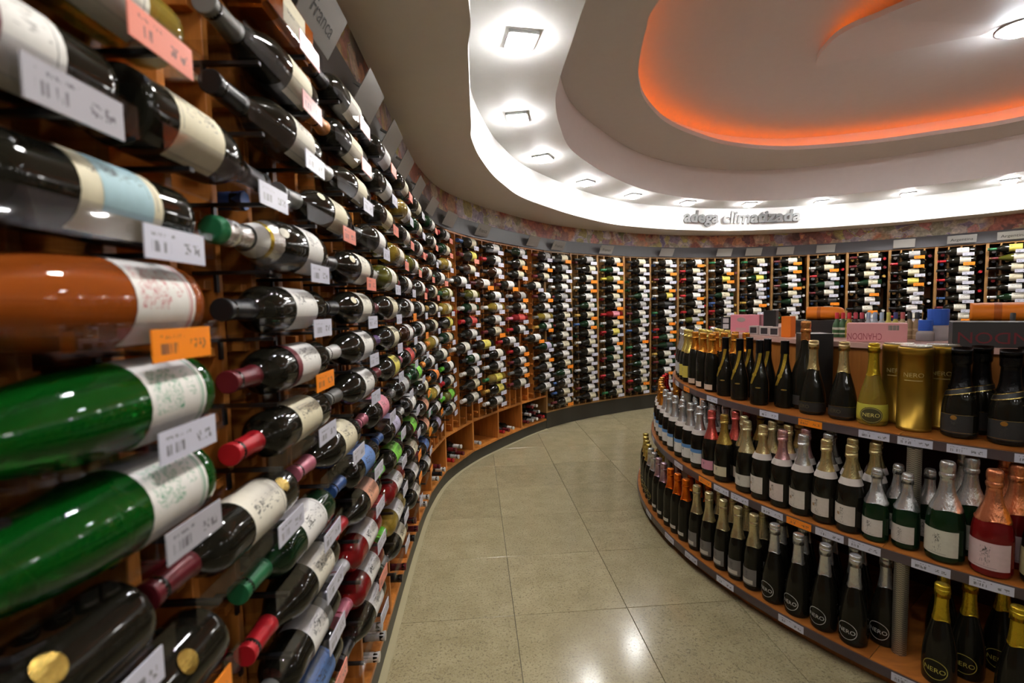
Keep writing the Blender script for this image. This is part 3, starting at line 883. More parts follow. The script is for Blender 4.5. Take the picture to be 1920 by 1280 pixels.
# fixed entries read off the photograph: (column, row) -> (shape, glass, capsule, label, tag colour, extras)
FX_ = {
 (1, 4): ('bordeaux', 'g_gold', 'gold', 'white', 'white', {}),
 (1, 3): ('bordeaux', 'g_gold', 'gold', 'ivory', 'salmon', {}),
 (1, 2): ('bordeaux', 'g_dark', 'black', 'white', 'grey', {'band': ('maroon', .105, .118), 'dx': .07}),
 (1, 1): ('bordeaux', 'g_dark', 'black', 'cream', 'white', {'panel': 'pale-blue'}),
 (1, 0): ('flute', 'g_rose', 'red', 'white', 'orange', {'labmat': 'label_red'}),
 (1, -1): ('flute', 'g_green', 'green', 'white', 'white', {'labmat': 'label_green'}),
 (1, -2): ('flute', 'g_green', 'green', 'white', 'grey', {'labmat': 'label_green'}),
 (1, -3): ('burgundy', 'g_dark', 'black', None, 'white', {'seal': .10, 'dx': .07}),
 (1, -4): ('burgundy', 'g_dark', 'black', None, 'orange', {'seal': .07}),
 (2, 5): ('square', 'g_amber', 'black', 'cream', 'pink', {}),
 (2, 4): ('burgundy', 'g_dark', 'grey', 'cream', 'pink', {}),
 (2, 3): ('burgundy', 'g_dark', 'black', 'ivory', 'white', {}),
 (2, 2): ('burgundy', 'g_dark', 'black', 'cream', 'white', {'flip': True}),
 (2, 1): ('champagne', 'g_dark', 'white', 'white', 'white', {'emblem': 'ivory', 'collar': True, 'endcap': 'green'}),
 (2, 0): ('bordeaux', 'g_dark', 'black', 'white', 'white', {}),
 (2, -1): ('bordeaux', 'g_dark', 'maroon', 'white', 'orange', {'band': ('maroon', .140, .158)}),
 (2, -2): ('bordeaux', 'g_dark', 'red', 'cream', 'white', {}),
 (2, -3): ('bordeaux', 'g_dark', 'maroon', 'ivory', 'white', {'seal': .045}),
 (2, -4): ('bordeaux', 'g_deepgreen', 'green', 'white', 'white', {}),
 (2, -5): ('burgundy', 'g_dark', 'red', 'ivory', 'white', {}),
 (2, -6): ('bordeaux', 'g_dark', 'grey', 'white', 'white', {'band': ('grey', .055, .08)}),
 (2, -7): ('bordeaux', 'g_dark', 'blue', 'blue', 'salmon', {}),
 (3, 5): ('bordeaux', 'g_dark', 'black', 'ivory', 'pink', {}),
 (3, 4): ('bordeaux', 'g_dark', 'copper', 'cream', 'salmon', {}),
 (3, 3): ('burgundy', 'g_dark', 'silver', 'cream', 'white', {}),
 (3, 2): ('burgundy', 'g_dark', 'grey', 'cream', 'salmon', {'emblem': 'cream'}),
 (3, 1): ('burgundy', 'g_dark', 'black', 'ivory', 'salmon', {'emblem': 'cream'}),
 (3, 0): ('burgundy', 'g_dark', 'black', 'ivory', 'white', {'emblem': 'cream'}),
 (3, -1): ('burgundy', 'g_dark', 'white', 'white', 'white', {}),
 (3, -2): ('burgundy', 'g_dark', 'grey', 'white', 'white', {}),
 (3, -3): ('burgundy', 'g_dark', 'pink', 'cream', 'white', {}),
 (3, -4): ('bordeaux', 'g_dark', 'blue', 'blue', 'white', {}),
 (3, -5): ('burgundy', 'g_dark', 'red', 'salmon', 'white', {}),
 (3, -6): ('bordeaux', 'g_red', 'silver', 'white', 'white', {}),
 (3, -7): ('bordeaux', 'g_red', 'pink', 'white', 'salmon', {}),
 (4, 2): ('burgundy', 'g_dark', 'black', 'white', 'white', {}),
 (4, 1): ('burgundy', 'g_olive', 'white', 'ivory', 'white', {}),
 (4, 0): ('burgundy', 'g_dark', 'maroon', 'cream', 'white', {}),
 (4, -1): ('burgundy', 'g_dark', 'purple', 'cream', 'white', {}),
 (4, -2): ('burgundy', 'g_dark', 'maroon', 'yellow', 'white', {}),
 (4, -3): ('bordeaux', 'g_dark', 'pink', 'pink', 'white', {}),
 (4, -4): ('bordeaux', 'g_dark', 'blue', 'lilac', 'white', {}),
 (4, -5): ('bordeaux', 'g_dark', 'lime', 'green', 'white', {}),
 (4, -6): ('bordeaux', 'g_red', 'red', 'white', 'white', {}),
 (4, -7): ('bordeaux', 'g_gold', 'lime', 'white', 'white', {}),
 (5, -2): ('bordeaux', 'g_dark', 'pink', 'red', 'white', {}),
 (5, -3): ('bordeaux', 'g_dark', 'grey', 'grey', 'white', {}),
 (5, -4): ('bordeaux', 'g_dark', 'white', 'white', 'white', {}),
 (5, -5): ('bordeaux', 'g_dark', 'lime', 'green', 'white', {}),
 (6, -3): ('bordeaux', 'g_deepgreen', 'green', 'green', 'white', {}),
 (6, -2): ('bordeaux', 'g_dark', 'copper', 'white', 'white', {}),
 (7, -2): ('bordeaux', 'g_gold', 'orange', 'white', 'white', {}),
 (7, -3): ('bordeaux', 'g_dark', 'orange', 'white', 'white', {}),
 (7, -4): ('bordeaux', 'g_dark', 'orange', 'orange', 'white', {}),
 (8, -4): ('bordeaux', 'g_dark', 'lime', 'white', 'white', {}),
 (7, -5): ('bordeaux', 'g_gold', 'green', 'white', 'white', {}),
 (8, -6): ('bordeaux', 'g_olive', 'lime', 'green', 'white', {}),
 (9, -1): ('bordeaux', 'g_dark', 'red', 'red', 'white', {}),
 (10, -2): ('bordeaux', 'g_dark', 'maroon', 'cream', 'orange', {}),
 (10, -3): ('bordeaux', 'g_dark', 'black', 'yellow', 'white', {}),
 (10, -6): ('bordeaux', 'g_gold', 'green', 'yellow', 'white', {}),
 (11, -3): ('bordeaux', 'g_dark', 'red', 'white', 'white', {}),
 (11, -1): ('bordeaux', 'g_red', 'pink', 'red', 'white', {}),
 (15, 3): ('bordeaux', 'g_olive', 'yellow', 'ivory', 'orange', {}),
 (15, -1): ('bordeaux', 'g_red', 'red', 'pink', 'orange', {}),
}
def pick(d):
    t = rnd.random() * sum(d.values())
    for k, v_ in d.items():
        t -= v_
        if t <= 0: return k
    return k

def square_bottle(mw):
    v, f = box_data(-.036, .036, -.036, .036, 0, .20)
    me = mk('square_body', v, f)
    bm = bmesh.new(); bm.from_mesh(me)
    bmesh.ops.bevel(bm, geom=bm.edges[:], offset=.010, segments=3, affect='EDGES')
    v2, f2 = lathe_data([(.192, .030), (.215, .022), (.225, .016), (.302, .0145), (.264, 0.0)], 20)
    vv = [bm.verts.new(q) for q in v2]
    for q in f2:
        try: bm.faces.new([vv[i] for i in q])
        except ValueError: pass
    bm.to_mesh(me); bm.free()
    b = obj('spirit_bottle', me, M['g_amber'], None, mw)
    v, f = lathe_data([(.225, .0185), (.268, .0185), (.270, .016), (.270, 0.0)], 20)
    obj('cap', mk('cap', v, f, True), M['capsule'], b, None, CAPS['black'])
    v = [(.0366, -.024, .05), (.0366, .024, .05), (.0366, .024, .14), (.0366, -.024, .14)]
    obj('label', mk('square_label', v, [(0, 1, 2, 3)], False, [(0, 0), (1, 0), (1, 1), (0, 1)]), M['label'], b, None, LABS['cream'])
    return b

stored = []          # (matrix, far?) bottles lying inside cells
seen_labels = {}
def uniq(l):
    seen_labels[l] = seen_labels.get(l, 0) + 1
    return l

def make_bay(ci, s0, s1, far):
    mw, L = bay_matrix(s0, s1)
    bay = empty('wine_rack_bay', mw)
    wood = M['wood_far'] if far else M['wood']
    zb = .182 if far else .355
    if far:
        tagp(bay, 'tall wooden wine rack bay on the far wall, %s bay counted from the bins' % ordn[ci - 13], 'rack', 'wine rack bays on the far wall')
    else:
        tagp(bay, 'orange-brown wooden wine rack bay above a floor bin, %s bay from the camera' % ordn[ci], 'rack', 'wine rack bays over the floor bins')
    obj('back_panel', box(.011, L - .011, .288, .302, zb, Z_TOPR - .015), M['wood_back'], bay)
    obj('side_panel', box(*((-.013, .013) if far else (-.010, .010)), -.004 if far else .0, .302, .091 if not far else .166, Z_TOPR, .0012), wood, bay)
    obj('top_board', box(.011, L - .011, .004, .302, Z_TOPR - .014, Z_TOPR - .001), wood, bay)
    pm = box(-.007, .007, .0, .286, zb + .001, Z_TOPR - .015, .001, 'upright')
    for i in (1, 2, 3):
        obj('upright', pm, wood, bay, Matrix.Translation((L * i / 4, 0, 0)))
    ks = [k for k in range(-10 if far else -9, 6)]
    if not far:
        obj('bin_floor', box(.011, L - .011, .0, .302, .091, .108), wood, bay)
        obj('bin_top', box(.011, L - .011, .0, .302, .336, .354), wood, bay)
        obj('bin_back', box(.011, L - .011, .29, .302, .109, .335), M['wood_back'], bay)
        for i in (0, 1, 2, 3):
            for k in ks:
                z = TAGZ(k) - .03
                if z < zb + .02: continue
                obj('rail', rail_me, wood, bay, Matrix.Translation((L * i / 4, .003 if i else .001, z)))
    else:
        obj('bottom_board', box(.011, L - .011, .0, .302, .166, .181), wood, bay)
        acc = Acc()
        for i in (1, 2, 3):
            for k in ks:
                z = TAGZ(k) - .03
                acc.box(L * i / 4 - .018, L * i / 4 + .018, .006, .255, z - .005, z + .005)
        obj('rail_set', acc.mesh('rails'), wood, bay)
    return bay, mw, L

def display(ci, k, bay, mw, L, xloc, far, spec, hidden_tag=False):
    """clear tray with tag (part of the bay) and the bottle lying in it (own thing)"""
    shp, gl, cap, lab, tg, ex = spec
    z = TAGZ(k) - .006
    xloc = xloc + ex.get('dx', 0.0)
    tr = obj('bottle_tray', tray_me, M['acrylic'], bay, Matrix.Translation((xloc, 0, z)))
    obj('price_tag', tag_me, M['tag'], tr, Matrix.Translation((-.050, 0, .002)), TAGS[tg])
    for dx in (-.23, -.05):
        obj('arm', arm_me, M['bracket'], tr, Matrix.Translation((dx, 0, 0)))
    r = .0365 if shp == 'square' else SH[shp]['r']
    h = .27 if shp == 'square' else SH[shp]['h']
    zb = Vector((-1, 0, 0)); tilt = math.radians(28 + rnd.uniform(-9, 9)); xb = Vector((0, -math.cos(tilt), math.sin(tilt)))
    x0 = xloc + .005 + rnd.uniform(-.006, .006)
    if ex.get('flip'):
        zb = -zb; x0 = xloc - h + .01
    yb = zb.cross(xb)
    lm = Matrix(((zb.x * 0 + xb.x, yb.x, zb.x, x0), (xb.y, yb.y, zb.y, -.044), (xb.z, yb.z, zb.z, z + r + .0006), (0, 0, 0, 1)))
    W_ = mw @ lm
    rowname = ordn[5 - k]
    if shp == 'square':
        b = square_bottle(W_ @ Matrix.Rotation(math.radians(tilt * 0 - 28), 4, 'Z'))
        tagp(b, 'square amber spirit bottle with black cap lying in the topmost rack row', 'bottle', 'bottles displayed in the near rack trays')
        return b
    b = bottle(shp, W_, gl, CAPS[cap], None if lab is None else LABS[lab], labmat=ex.get('labmat', 'label'), lo=far)
    if 'seal' in ex:
        obj('seal', disc_mesh(shp, ex['seal'], .0125, sx=1.0, rot=8), M['foil'], b, None, (.40, .27, .06))
    if 'emblem' in ex:
        obj('emblem', disc_mesh(shp, .172, .0095, sx=.9), M['matte'], b, None, LABS[ex['emblem']])
    if 'endcap' in ex:
        v_, f_ = lathe_data([(.302, .0192), (.3145, .0178), (.3155, .012), (.3155, 0.0)], 20)
        obj('end_cap', mk('end_cap', v_, f_, True), M['capsule'], b, None, CAPS[ex['endcap']])
        obj('neck_band', band_mesh(shp, .200, .207, 'c', off=.0030), M['foil'], b, None, (.60, .42, .05))
    if 'collar' in ex:
        obj('neck_label', band_mesh(shp, .206, .235, 'c', off=.0022), M['label'], b, None, LABS['white'])
    if 'band' in ex:
        cc, z0, z1 = ex['band']
        obj('label_band', wrap_mesh(shp, z0, z1, SH[shp]['arc'], off=.0011), M['matte'], b, None, CAPS[cc])
    if 'panel' in ex:
        obj('label_panel', wrap_mesh(shp, .068, .128, 120, off=.0011), M['label'], b, None, LABS[ex['panel']])
    where = ('far wall rack column %d' % 0) if far else ''
    lname = '' if lab is None else ', %s label' % lab
    cname = '%s-%s' % (cap, 'foiled' if SH[shp]['foil'] else 'capped')
    if far:
        t = '%s %s bottle%s, %s row from top, %s bay of far rack' % (cname, GN[gl], lname, rowname, ordn[ci - 13])
        g = 'bottles displayed in the far rack trays'
    else:
        t = '%s %s bottle%s, %s row from top, %s bay of near rack' % (cname, GN[gl], lname, rowname, ordn[ci])
        g = 'bottles displayed in the near rack trays'
    tagp(b, t, 'bottle', g)
    return b

def spec_for(ci, k, far):
    if (ci, k) in FX_: return FX_[(ci, k)]
    gl = pick({'g_dark': 70, 'g_brown': 8, 'g_deepgreen': 12, 'g_olive': 7, 'g_gold': 3} if not far else {'g_dark': 80, 'g_deepgreen': 18, 'g_olive': 3})
    shp = pick({'bordeaux': 60, 'burgundy': 40})
    cap = pick({'black': 34, 'maroon': 12, 'red': 12, 'silver': 12, 'gold': 7, 'blue': 4, 'green': 4, 'white': 8, 'grey': 7})
    lab = pick({'white': 40, 'cream': 26, 'ivory': 26, 'yellow': 2, 'grey': 3, 'black': 3})
    if not far and k < -3 and rnd.random() < .35:
        lab = pick({'green': 1, 'lilac': 1, 'yellow': 1, 'salmon': 1, 'blue': 1, 'white': 4})
    tg = pick({'white': 70, 'orange': 24})
    if not far and k >= 1 and ci <= 9: tg = pick({'salmon': 60, 'white': 40})
    return (shp, gl, cap, lab, tg, {})

# near racks
for ci in range(len(LEFT_B) - 1):
    s0, s1 = LEFT_B[ci], LEFT_B[ci + 1]
    bay, mw, L = make_bay(ci, s0, s1, False)
    if ci == 0: ks = []
    else: ks = [k for k in range(-8, 6)]
    for k in ks:
        shift = -.175 if k in (2, -3) else 0.0
        xl = LEFT_TAG[ci] + .050 - s0 + shift
        if ci == 1 and k == 5: continue
        if k == -8 and (ci in (1,) or rnd.random() < .45): continue
        sp_ = spec_for(ci, k, False)
        display(ci, k, bay, mw, L, xl, False, sp_)
    # bottles stored inside the cells: sparse here
    for i in range(4):
        for k in range(-7, 6):
            if rnd.random() < .17 and ci >= 1 and k > -6:
                stored.append((mw @ Matrix(((1, 0, 0, L * (i + .5) / 4 + rnd.uniform(-.006, .006)), (0, 0, -1, .285), (0, 1, 0, TAGZ(k) - .03 + .045 - .008), (0, 0, 0, 1))), False, (ordn[5 - k], ordn[i], ordn[ci])))
# closing side panel for the last bay is the first panel of the far run
for fi in range(len(FAR_B) - 1):
    ci = 13 + fi
    s0, s1 = FAR_B[fi], FAR_B[fi + 1]
    bay, mw, L = make_bay(ci, s0, s1, True)
    lo_k = -10 if s1 < 8.2 else 0 - 4
    for k in range(lo_k, 6):
        xl = (s1 - s0) * (.65 if fi else .66) + .045 + rnd.uniform(-.012, .012)
        sp_ = spec_for(ci, k, True)
        display(ci, k, bay, mw, L, xl, True, sp_)
    for i in range(4):
        for k in range(lo_k, 6):
            if rnd.random() < .9:
                stored.append((mw @ Matrix(((1, 0, 0, L * (i + .5) / 4 + rnd.uniform(-.004, .004)), (0, 0, -1, .272 + rnd.uniform(0, .012)), (0, 1, 0, TAGZ(k) - .03 + .045 - .008), (0, 0, 0, 1))), True, (ordn[5 - k], ordn[i], ordn[ci - 13])))

# bottles stored in the cells, necks outward: up to 300 one by one, the rest as one mass
capcols = ['black', 'maroon', 'red', 'black', 'silver', 'black', 'maroon', 'gold', 'blue', 'white', 'green', 'grey']
indiv, rest = stored[:300], stored[300:]
for mw_, far, (n_r, n_c, n_b) in indiv:
    cc = rnd.choice(capcols) if far else rnd.choice(['maroon', 'red', 'maroon', 'silver', 'black', 'blue', 'white'])
    b = bottle('bordeaux', mw_, 'g_dark', CAPS[cc], None, name='stored_bottle', lo=True)
    fn = 'far' if far else 'near'
    tagp(b, '%s-capped stored bottle, neck outward, %s row from top, %s cell of %s %s bay' % (cc, n_r, n_c, n_b, fn), 'bottle', 'stored bottles in %s rack cells' % fn)
bv = np.array([v_.co[:] for v_ in body_mesh('bordeaux', True).vertices]); bf = [tuple(p.vertices) for p in body_mesh('bordeaux', True).polygons]
cv = np.array([v_.co[:] for v_ in cap_mesh('bordeaux', True).vertices]); cf = [tuple(p.vertices) for p in cap_mesh('bordeaux', True).polygons]
vs, fs, mi = [], [], []
capmats = [simple('mass_capsule_' + k, CAPS[k], .35) for k in ('black', 'maroon', 'red', 'silver', 'gold', 'blue', 'white')]
for mw_, far, _n in rest:
    A = np.array(mw_)
    for vv, ff, mid in ((bv, bf, 0), (cv, cf, 1 + rnd.choice([0, 0, 0, 1, 2, 3, 4, 5, 6]))):
        n0 = len(vs)
        q = vv @ A[:3, :3].T + A[:3, 3]
        vs += q.tolist(); fs += [tuple(i + n0 for i in t) for t in ff]; mi += [mid] * len(ff)
me = bpy.data.meshes.new('stored_mass'); me.from_pydata(vs, [], fs)
me.polygons.foreach_set('use_smooth', [True] * len(me.polygons)); me.polygons.foreach_set('material_index', mi)
me.materials.append(M['g_dark'])
for q in capmats: me.materials.append(q)
me.update()
o_ = obj('stored_bottles', me, None)
tagp(o_, 'remaining dark stored bottles filling the far rack cells', 'bottles', None, 'stuff')

# bottles dropped loose into the floor bins
BIN = {12: [(.08, .0), (.16, .0), (.24, .0), (.32, .0), (.12, .066), (.20, .066), (.28, .066), (.36, .0), (.16, .132), (.24, .132)],
       11: [(.06, 0), (.14, 0), (.22, 0)], 10: [(.07, 0)], 9: [(.08, 0), (.17, 0), (.26, 0), (.125, .066), (.215, .066)],
       8: [(.10, 0), (.19, 0), (.28, 0), (.145, .066)], 7: [(.12, 0), (.22, 0)], 6: [(.1, 0), (.2, 0), (.15, .066)], 5: [(.16, 0), (.25, 0)], 4: [(.12, 0), (.22, 0), (.17, .066)], 3: [(.2, 0)]}
for ci, L_ in BIN.items():
    mw, L = bay_matrix(LEFT_B[ci], LEFT_B[ci + 1])
    for bi, (x, z) in enumerate(L_):
        cc = rnd.choice(['maroon', 'black', 'red', 'silver', 'maroon', 'white'])
        lm = Matrix(((1, 0, 0, min(x, L - .05)), (0, 0, -1, .286 - rnd.uniform(0, .004)), (0, 1, 0, .109 + .0385 + z), (0, 0, 0, 1))) @ Matrix.Rotation(rnd.uniform(-3, 3), 4, 'Z')
        b = bottle('bordeaux', mw @ lm, 'g_dark', CAPS[cc], LABS[rnd.choice(['white', 'cream', 'black'])], name='bin_bottle', lo=True)
        tagp(b, 'loose %s-capped bottle, %s one piled in the %s floor bin from the camera' % (cc, ordn[bi], ordn[ci]), 'bottle', 'loose bottles in the floor bins')

# country signs: frosted acrylic plates standing off the grey band
signs = [(1.62, 'Franca'), (2.018, 'Franca'), (2.417, ''), (2.78, ''), (3.10, ''), (3.50, ''), (3.95, ''), (4.40, ''), (4.959, 'Franca'), (5.798, ''), (6.233, 'Franca'), (6.968, 'Franca'), (7.881, ''), (8.671, ''), (9.039, ''), (9.408, ''), (9.847, ''), (10.596, ''), (11.072, 'Argentina'), (11.457, 'Argentina')]
pl_me = box(-.095, .095, -.0015, .0015, -.050, .050, .0008, 'plate')
pl_me2 = box(-.115, .115, -.0015, .0015, -.045, .045, .0008, 'plate')
so = Acc(); so.box(-.07, -.06, 0.0016, .034, -.004, .004); so.box(.06, .07, 0.0016, .034, -.004, .004)
so_me = so.mesh('standoff')
sctr = {}
for i, (s, t) in enumerate(signs):
    p = wpt(s, .055); q = wpt(s + .05, .055); ang = math.atan2(q[1] - p[1], q[0] - p[0])
    big = t == 'Argentina'
    mwS = Matrix.Translation((p[0], p[1], 1.885 if s < 6.1 else 1.880)) @ Matrix.Rotation(ang, 4, 'Z') @ Matrix.Rotation(math.radians(30), 4, 'X')
    e = empty('country_sign', mwS)
    sctr[t] = sctr.get(t, 0) + 1
    tagp(e, '%s frosted acrylic sign %son the grey band, counted from the camera' % (ordn[i], ('reading %s ' % t) if t else ''), 'sign', 'acrylic signs on the grey band')
    obj('plate', pl_me2 if big else pl_me, M['frost'], e)
    obj('standoff', so_me, M['frame_grey'], e)
    if t:
        tv_, tf_ = text_data(t, .045)
        obj('lettering', mk('lettering', [(x, -.0025, y - .004) for x, y in tv_], tf_), M['ink'], e)

# ------------------------------------------------------------------ champagne island
IX, IY = 2.75, 2.68
SHELF = {'bottom': (.075, 1.985), 'middle': (.425, 1.895), 'top': (.785, 1.755)}
isl_ = empty('champagne_island', Matrix.Translation((IX, IY, 0)))
tagp(isl_, 'round three-tier display island of wooden shelves stacked with sparkling wine', 'shelf unit')

def arc_solid(r0, r1, z0, z1, a0, a1, seg):
    vs, fs, uv = [], [], []
    for i in range(seg + 1):
        t = math.radians(a0 + (a1 - a0) * i / seg)
        for r, z in ((r1, z0), (r1, z1), (r0, z1), (r0, z0)):
            vs.append((r * math.cos(t), r * math.sin(t), z)); uv.append((i / seg, (z - z0) / (z1 - z0)))
    for i in range(seg):
        for j in range(4):
            fs.append((i * 4 + j, i * 4 + 4 + j, i * 4 + 4 + (j + 1) % 4, i * 4 + (j + 1) % 4))
    if abs(a1 - a0) < 359.9:
        fs.append((0, 1, 2, 3)); fs.append((seg * 4 + 3, seg * 4 + 2, seg * 4 + 1, seg * 4))
    return vs, fs, uv
def arc_obj(name, r0, r1, z0, z1, a0, a1, seg, mat, parent, color=None):
    vs, fs, uv = arc_solid(r0, r1, z0, z1, a0, a1, seg)
    return obj(name, mk(name, vs, fs, False, uv), mat, parent, None, color)

tag_arcs = {
 'top': [(166, 'pink'), (171.5, 'white'), (178.5, 'orange'), (188.5, 'white'), (200.8, 'white'), (206.8, 'orange'), (214.0, 'white'), (217.8, 'white'), (222.0, 'white'), (227, 'white'), (232, 'orange')],
 'middle': [(171, 'white'), (186, 'white'), (193.5, 'orange'), (196.9, 'white'), (200.2, 'white'), (205.0, 'white'), (208.3, 'orange'), (211.6, 'white'), (214.9, 'white'), (220.2, 'white'), (224.3, 'white'), (228.6, 'white'), (233, 'white')],
 'bottom': [(180, 'white'), (188.5, 'white'), (194.2, 'white'), (200.6, 'white'), (209.2, 'white'), (219.5, 'white'), (227, 'white')]}
for nm, (zs, R) in SHELF.items():
    for i in range(12):
        arc_obj('shelf_board', 1.0, R - .004, zs - .020, zs, i * 30 + 6.4 + .03, i * 30 + 36.4 - .03, 10, M['shelf_wood'], isl_)
    st = arc_obj('edge_strip', R - .004, R, zs - .034, zs - .003, 0, 360, 120, M['strip'], isl_)
    for a_, cc in tag_arcs[nm]:
        hw = math.degrees(.047 / R)
        arc_obj('price_tag', R + .0006, R + .0022, zs - .033, zs - .006, a_ - hw, a_ + hw, 4, M['tag'], st, TAGS[cc])
arc_obj('kick_board', 1.90, 1.945, 0.0005, .040, 0, 360, 96, M['counter_wood'], isl_)
arc_obj('core', 1.28, 1.32, .0755, .752, 0, 360, 64, M['maroon'], isl_)
arc_obj('counter_front', 1.40, 1.43, .786, 1.052, 0, 360, 96, M['counter_wood'], isl_)
arc_obj('counter_top', .3, 1.45, 1.053, 1.075, 0, 360, 96, M['counter_edge'], isl_)
v, f = lathe_data([(0, .0205), (.328, .0205)], 24)
uvp = [((i % 24) / 24, i // 24) for i in range(48)]
pole_me = mk('pole', v, f, True, uvp)
for nm, r_, z_ in (('middle', 1.765, .4252), ('bottom', 1.872, .0752)):
    for a_ in (141.9, 180.0, 217.9, 255.9, 300, 350, 30, 80, 110):
        t = math.radians(a_)
        obj('pole', pole_me, M['steel'], isl_, Matrix.Translation((r_ * math.cos(t), r_ * math.sin(t), z_)) @ Matrix.Diagonal((1, 1, .993, 1)))

def place(theta, r, z, face=None):
    t = math.radians(theta)
    return Matrix.Translation((IX + r * math.cos(t), IY + r * math.sin(t), z + .0005)) @ Matrix.Rotation(t + math.radians(rnd.uniform(-8, 8) if face is None else face), 4, 'Z')

FO = {'silver': (.60, .60, .60), 'gold': (.62, .48, .12), 'orange': (.60, .25, .03), 'black': (.015, .015, .016), 'copper': (.60, .26, .08), 'cream gold': (.60, .52, .30), 'pale gold': (.62, .50, .24), 'pink': (.70, .14, .12), 'rose silver': (.62, .34, .34), 'red': (.55, .02, .02), 'yellow': (.62, .44, .03), 'lilac': (.50, .34, .42), 'bright orange': (.80, .17, .01), 'rose copper': (.75, .27, .13), 'dark gold': (.42, .29, .07)}
cnt = {}
def stand(kind, theta, r, shelf, back=0):
    z = SHELF[shelf][0]
    tp = SHAPES[kind]
    shp, gl, foil, lab, ex = tp
    jit = None
    b = bottle(shp, place(theta, r, z, ex.get('face')), gl, FO[foil], None if lab is None else LABS[lab] if isinstance(lab, str) else lab, name='sparkling_wine_bottle', lz=ex.get('lz'), arc=ex.get('arc', 120 if not SH[shp]['arc'] > 200 else None))
    if ex.get('collar'):
        d = SH[shp]; zf = d['foil'][0][0]
        obj('collar', band_mesh(shp, zf - .004, zf + .020, 'c', off=.0016), M['matte'], b, None, (.66, .60, .56))
        obj('collar_seal', disc_mesh(shp, zf + .006, .010, off=.0042, rot=-20), M['matte'], b, None, (.62, .56, .52))
    if ex.get('blue'):
        obj('label_top', wrap_mesh(shp, .082, .100, 120, off=.0011), M['matte'], b, None, (.10, .26, .55))
    if ex.get('crest'):
        obj('crest', disc_mesh(shp, .066, .006, rot=-14), M['matte'], b, None, (.32, .20, .10))
    if ex.get('neck_seal'):
        d = SH[shp]; zf = d['foil'][0][0]
        obj('foil_seal', disc_mesh(shp, zf + .012, .008, off=.0035), M['foil'], b, None, FO[foil])
    if ex.get('nero'):
        cc = ex['nero']
        obj('label_ring', disc_mesh(shp, .052, .030, off=.0012, sx=1.05, ring=.0018), M['matte'], b, None, cc)
        obj('lettering', text_wrap(shp, 'NERO', .020, .050, off=.0013), M['matte'], b, None, cc)
    if ex.get('nero_label'):
        obj('label_oval', disc_mesh(shp, .040, .0300, off=.0014, sx=1.22), M['matte'], b, None, (.05, .045, .012))
        obj('label_ring', disc_mesh(shp, .040, .0270, off=.0020, sx=1.24, ring=.0016), M['matte'], b, None, (.45, .40, .10))
        obj('lettering', text_wrap(shp, 'NERO', .0200, .040, off=.0024), M['matte'], b, None, (.62, .56, .16))
    if ex.get('darkband'):
        obj('label_line', band_mesh(shp, .0535, .0548, 'l', off=.0011), M['foil'], b, None, (.35, .27, .10))
        obj('label_line', band_mesh(shp, .0125, .0135, 'l', off=.0011), M['foil'], b, None, (.35, .27, .10))
        obj('lettering', text_wrap(shp, 'NERO', .020, .034, off=.0014), M['matte'], b, None, (.10, .085, .04))
    if ex.get('sash'):
        obj('sash', sash_mesh(shp), M['foil'], b, None, (.62, .46, .06))
        obj('sash_seal', disc_mesh(shp, .140, .0095, off=.0030, rot=-31), M['foil'], b, None, (.66, .50, .06))
        obj('emblem', disc_mesh(shp, .082, .0035, off=.001, sx=3.4), M['foil'], b, None, (.60, .46, .12))
    if ex.get('capband'):
        obj('neck_band', band_mesh(shp, .148, .163, 'n', slant=.010, off=.0016), M['capsule'], b, None, (.02, .02, .02))
        obj('neck_line', band_mesh(shp, .1455, .148, 'n', slant=.010, off=.0018), M['foil'], b, None, (.55, .40, .12))
        obj('neck_line', band_mesh(shp, .163, .1655, 'n', slant=.010, off=.0018), M['foil'], b, None, (.55, .40, .12))
        obj('label_seal', disc_mesh(shp, .070, .0075, off=.0014, sx=1.15), M['foil'], b, None, (.70, .42, .10))
        obj('label_line', band_mesh(shp, .079, .0805, 'l', off=.0012, arc=190), M['foil'], b, None, (.50, .40, .18))
        obj('label_line', band_mesh(shp, .020, .0215, 'l', off=.0012, arc=190), M['foil'], b, None, (.50, .40, .18))
    if ex.get('script'):
        obj('lettering', band_mesh(shp, .028, .045, 'w', off=.0013, arc=80), M['matte'], b, None, (.55, .52, .46))
    key = (kind, shelf, back)
    cnt[key] = cnt.get(key, 0) + 1
    row = ('front row', 'second row', 'third row')[back]
    nm = ex['say']
    tagp(b, '%s, %s from far end in %s, %s shelf' % (nm, ordn[cnt[key] - 1], row, shelf), 'bottle', 'sparkling wine on the %s island shelf' % shelf)
    return b
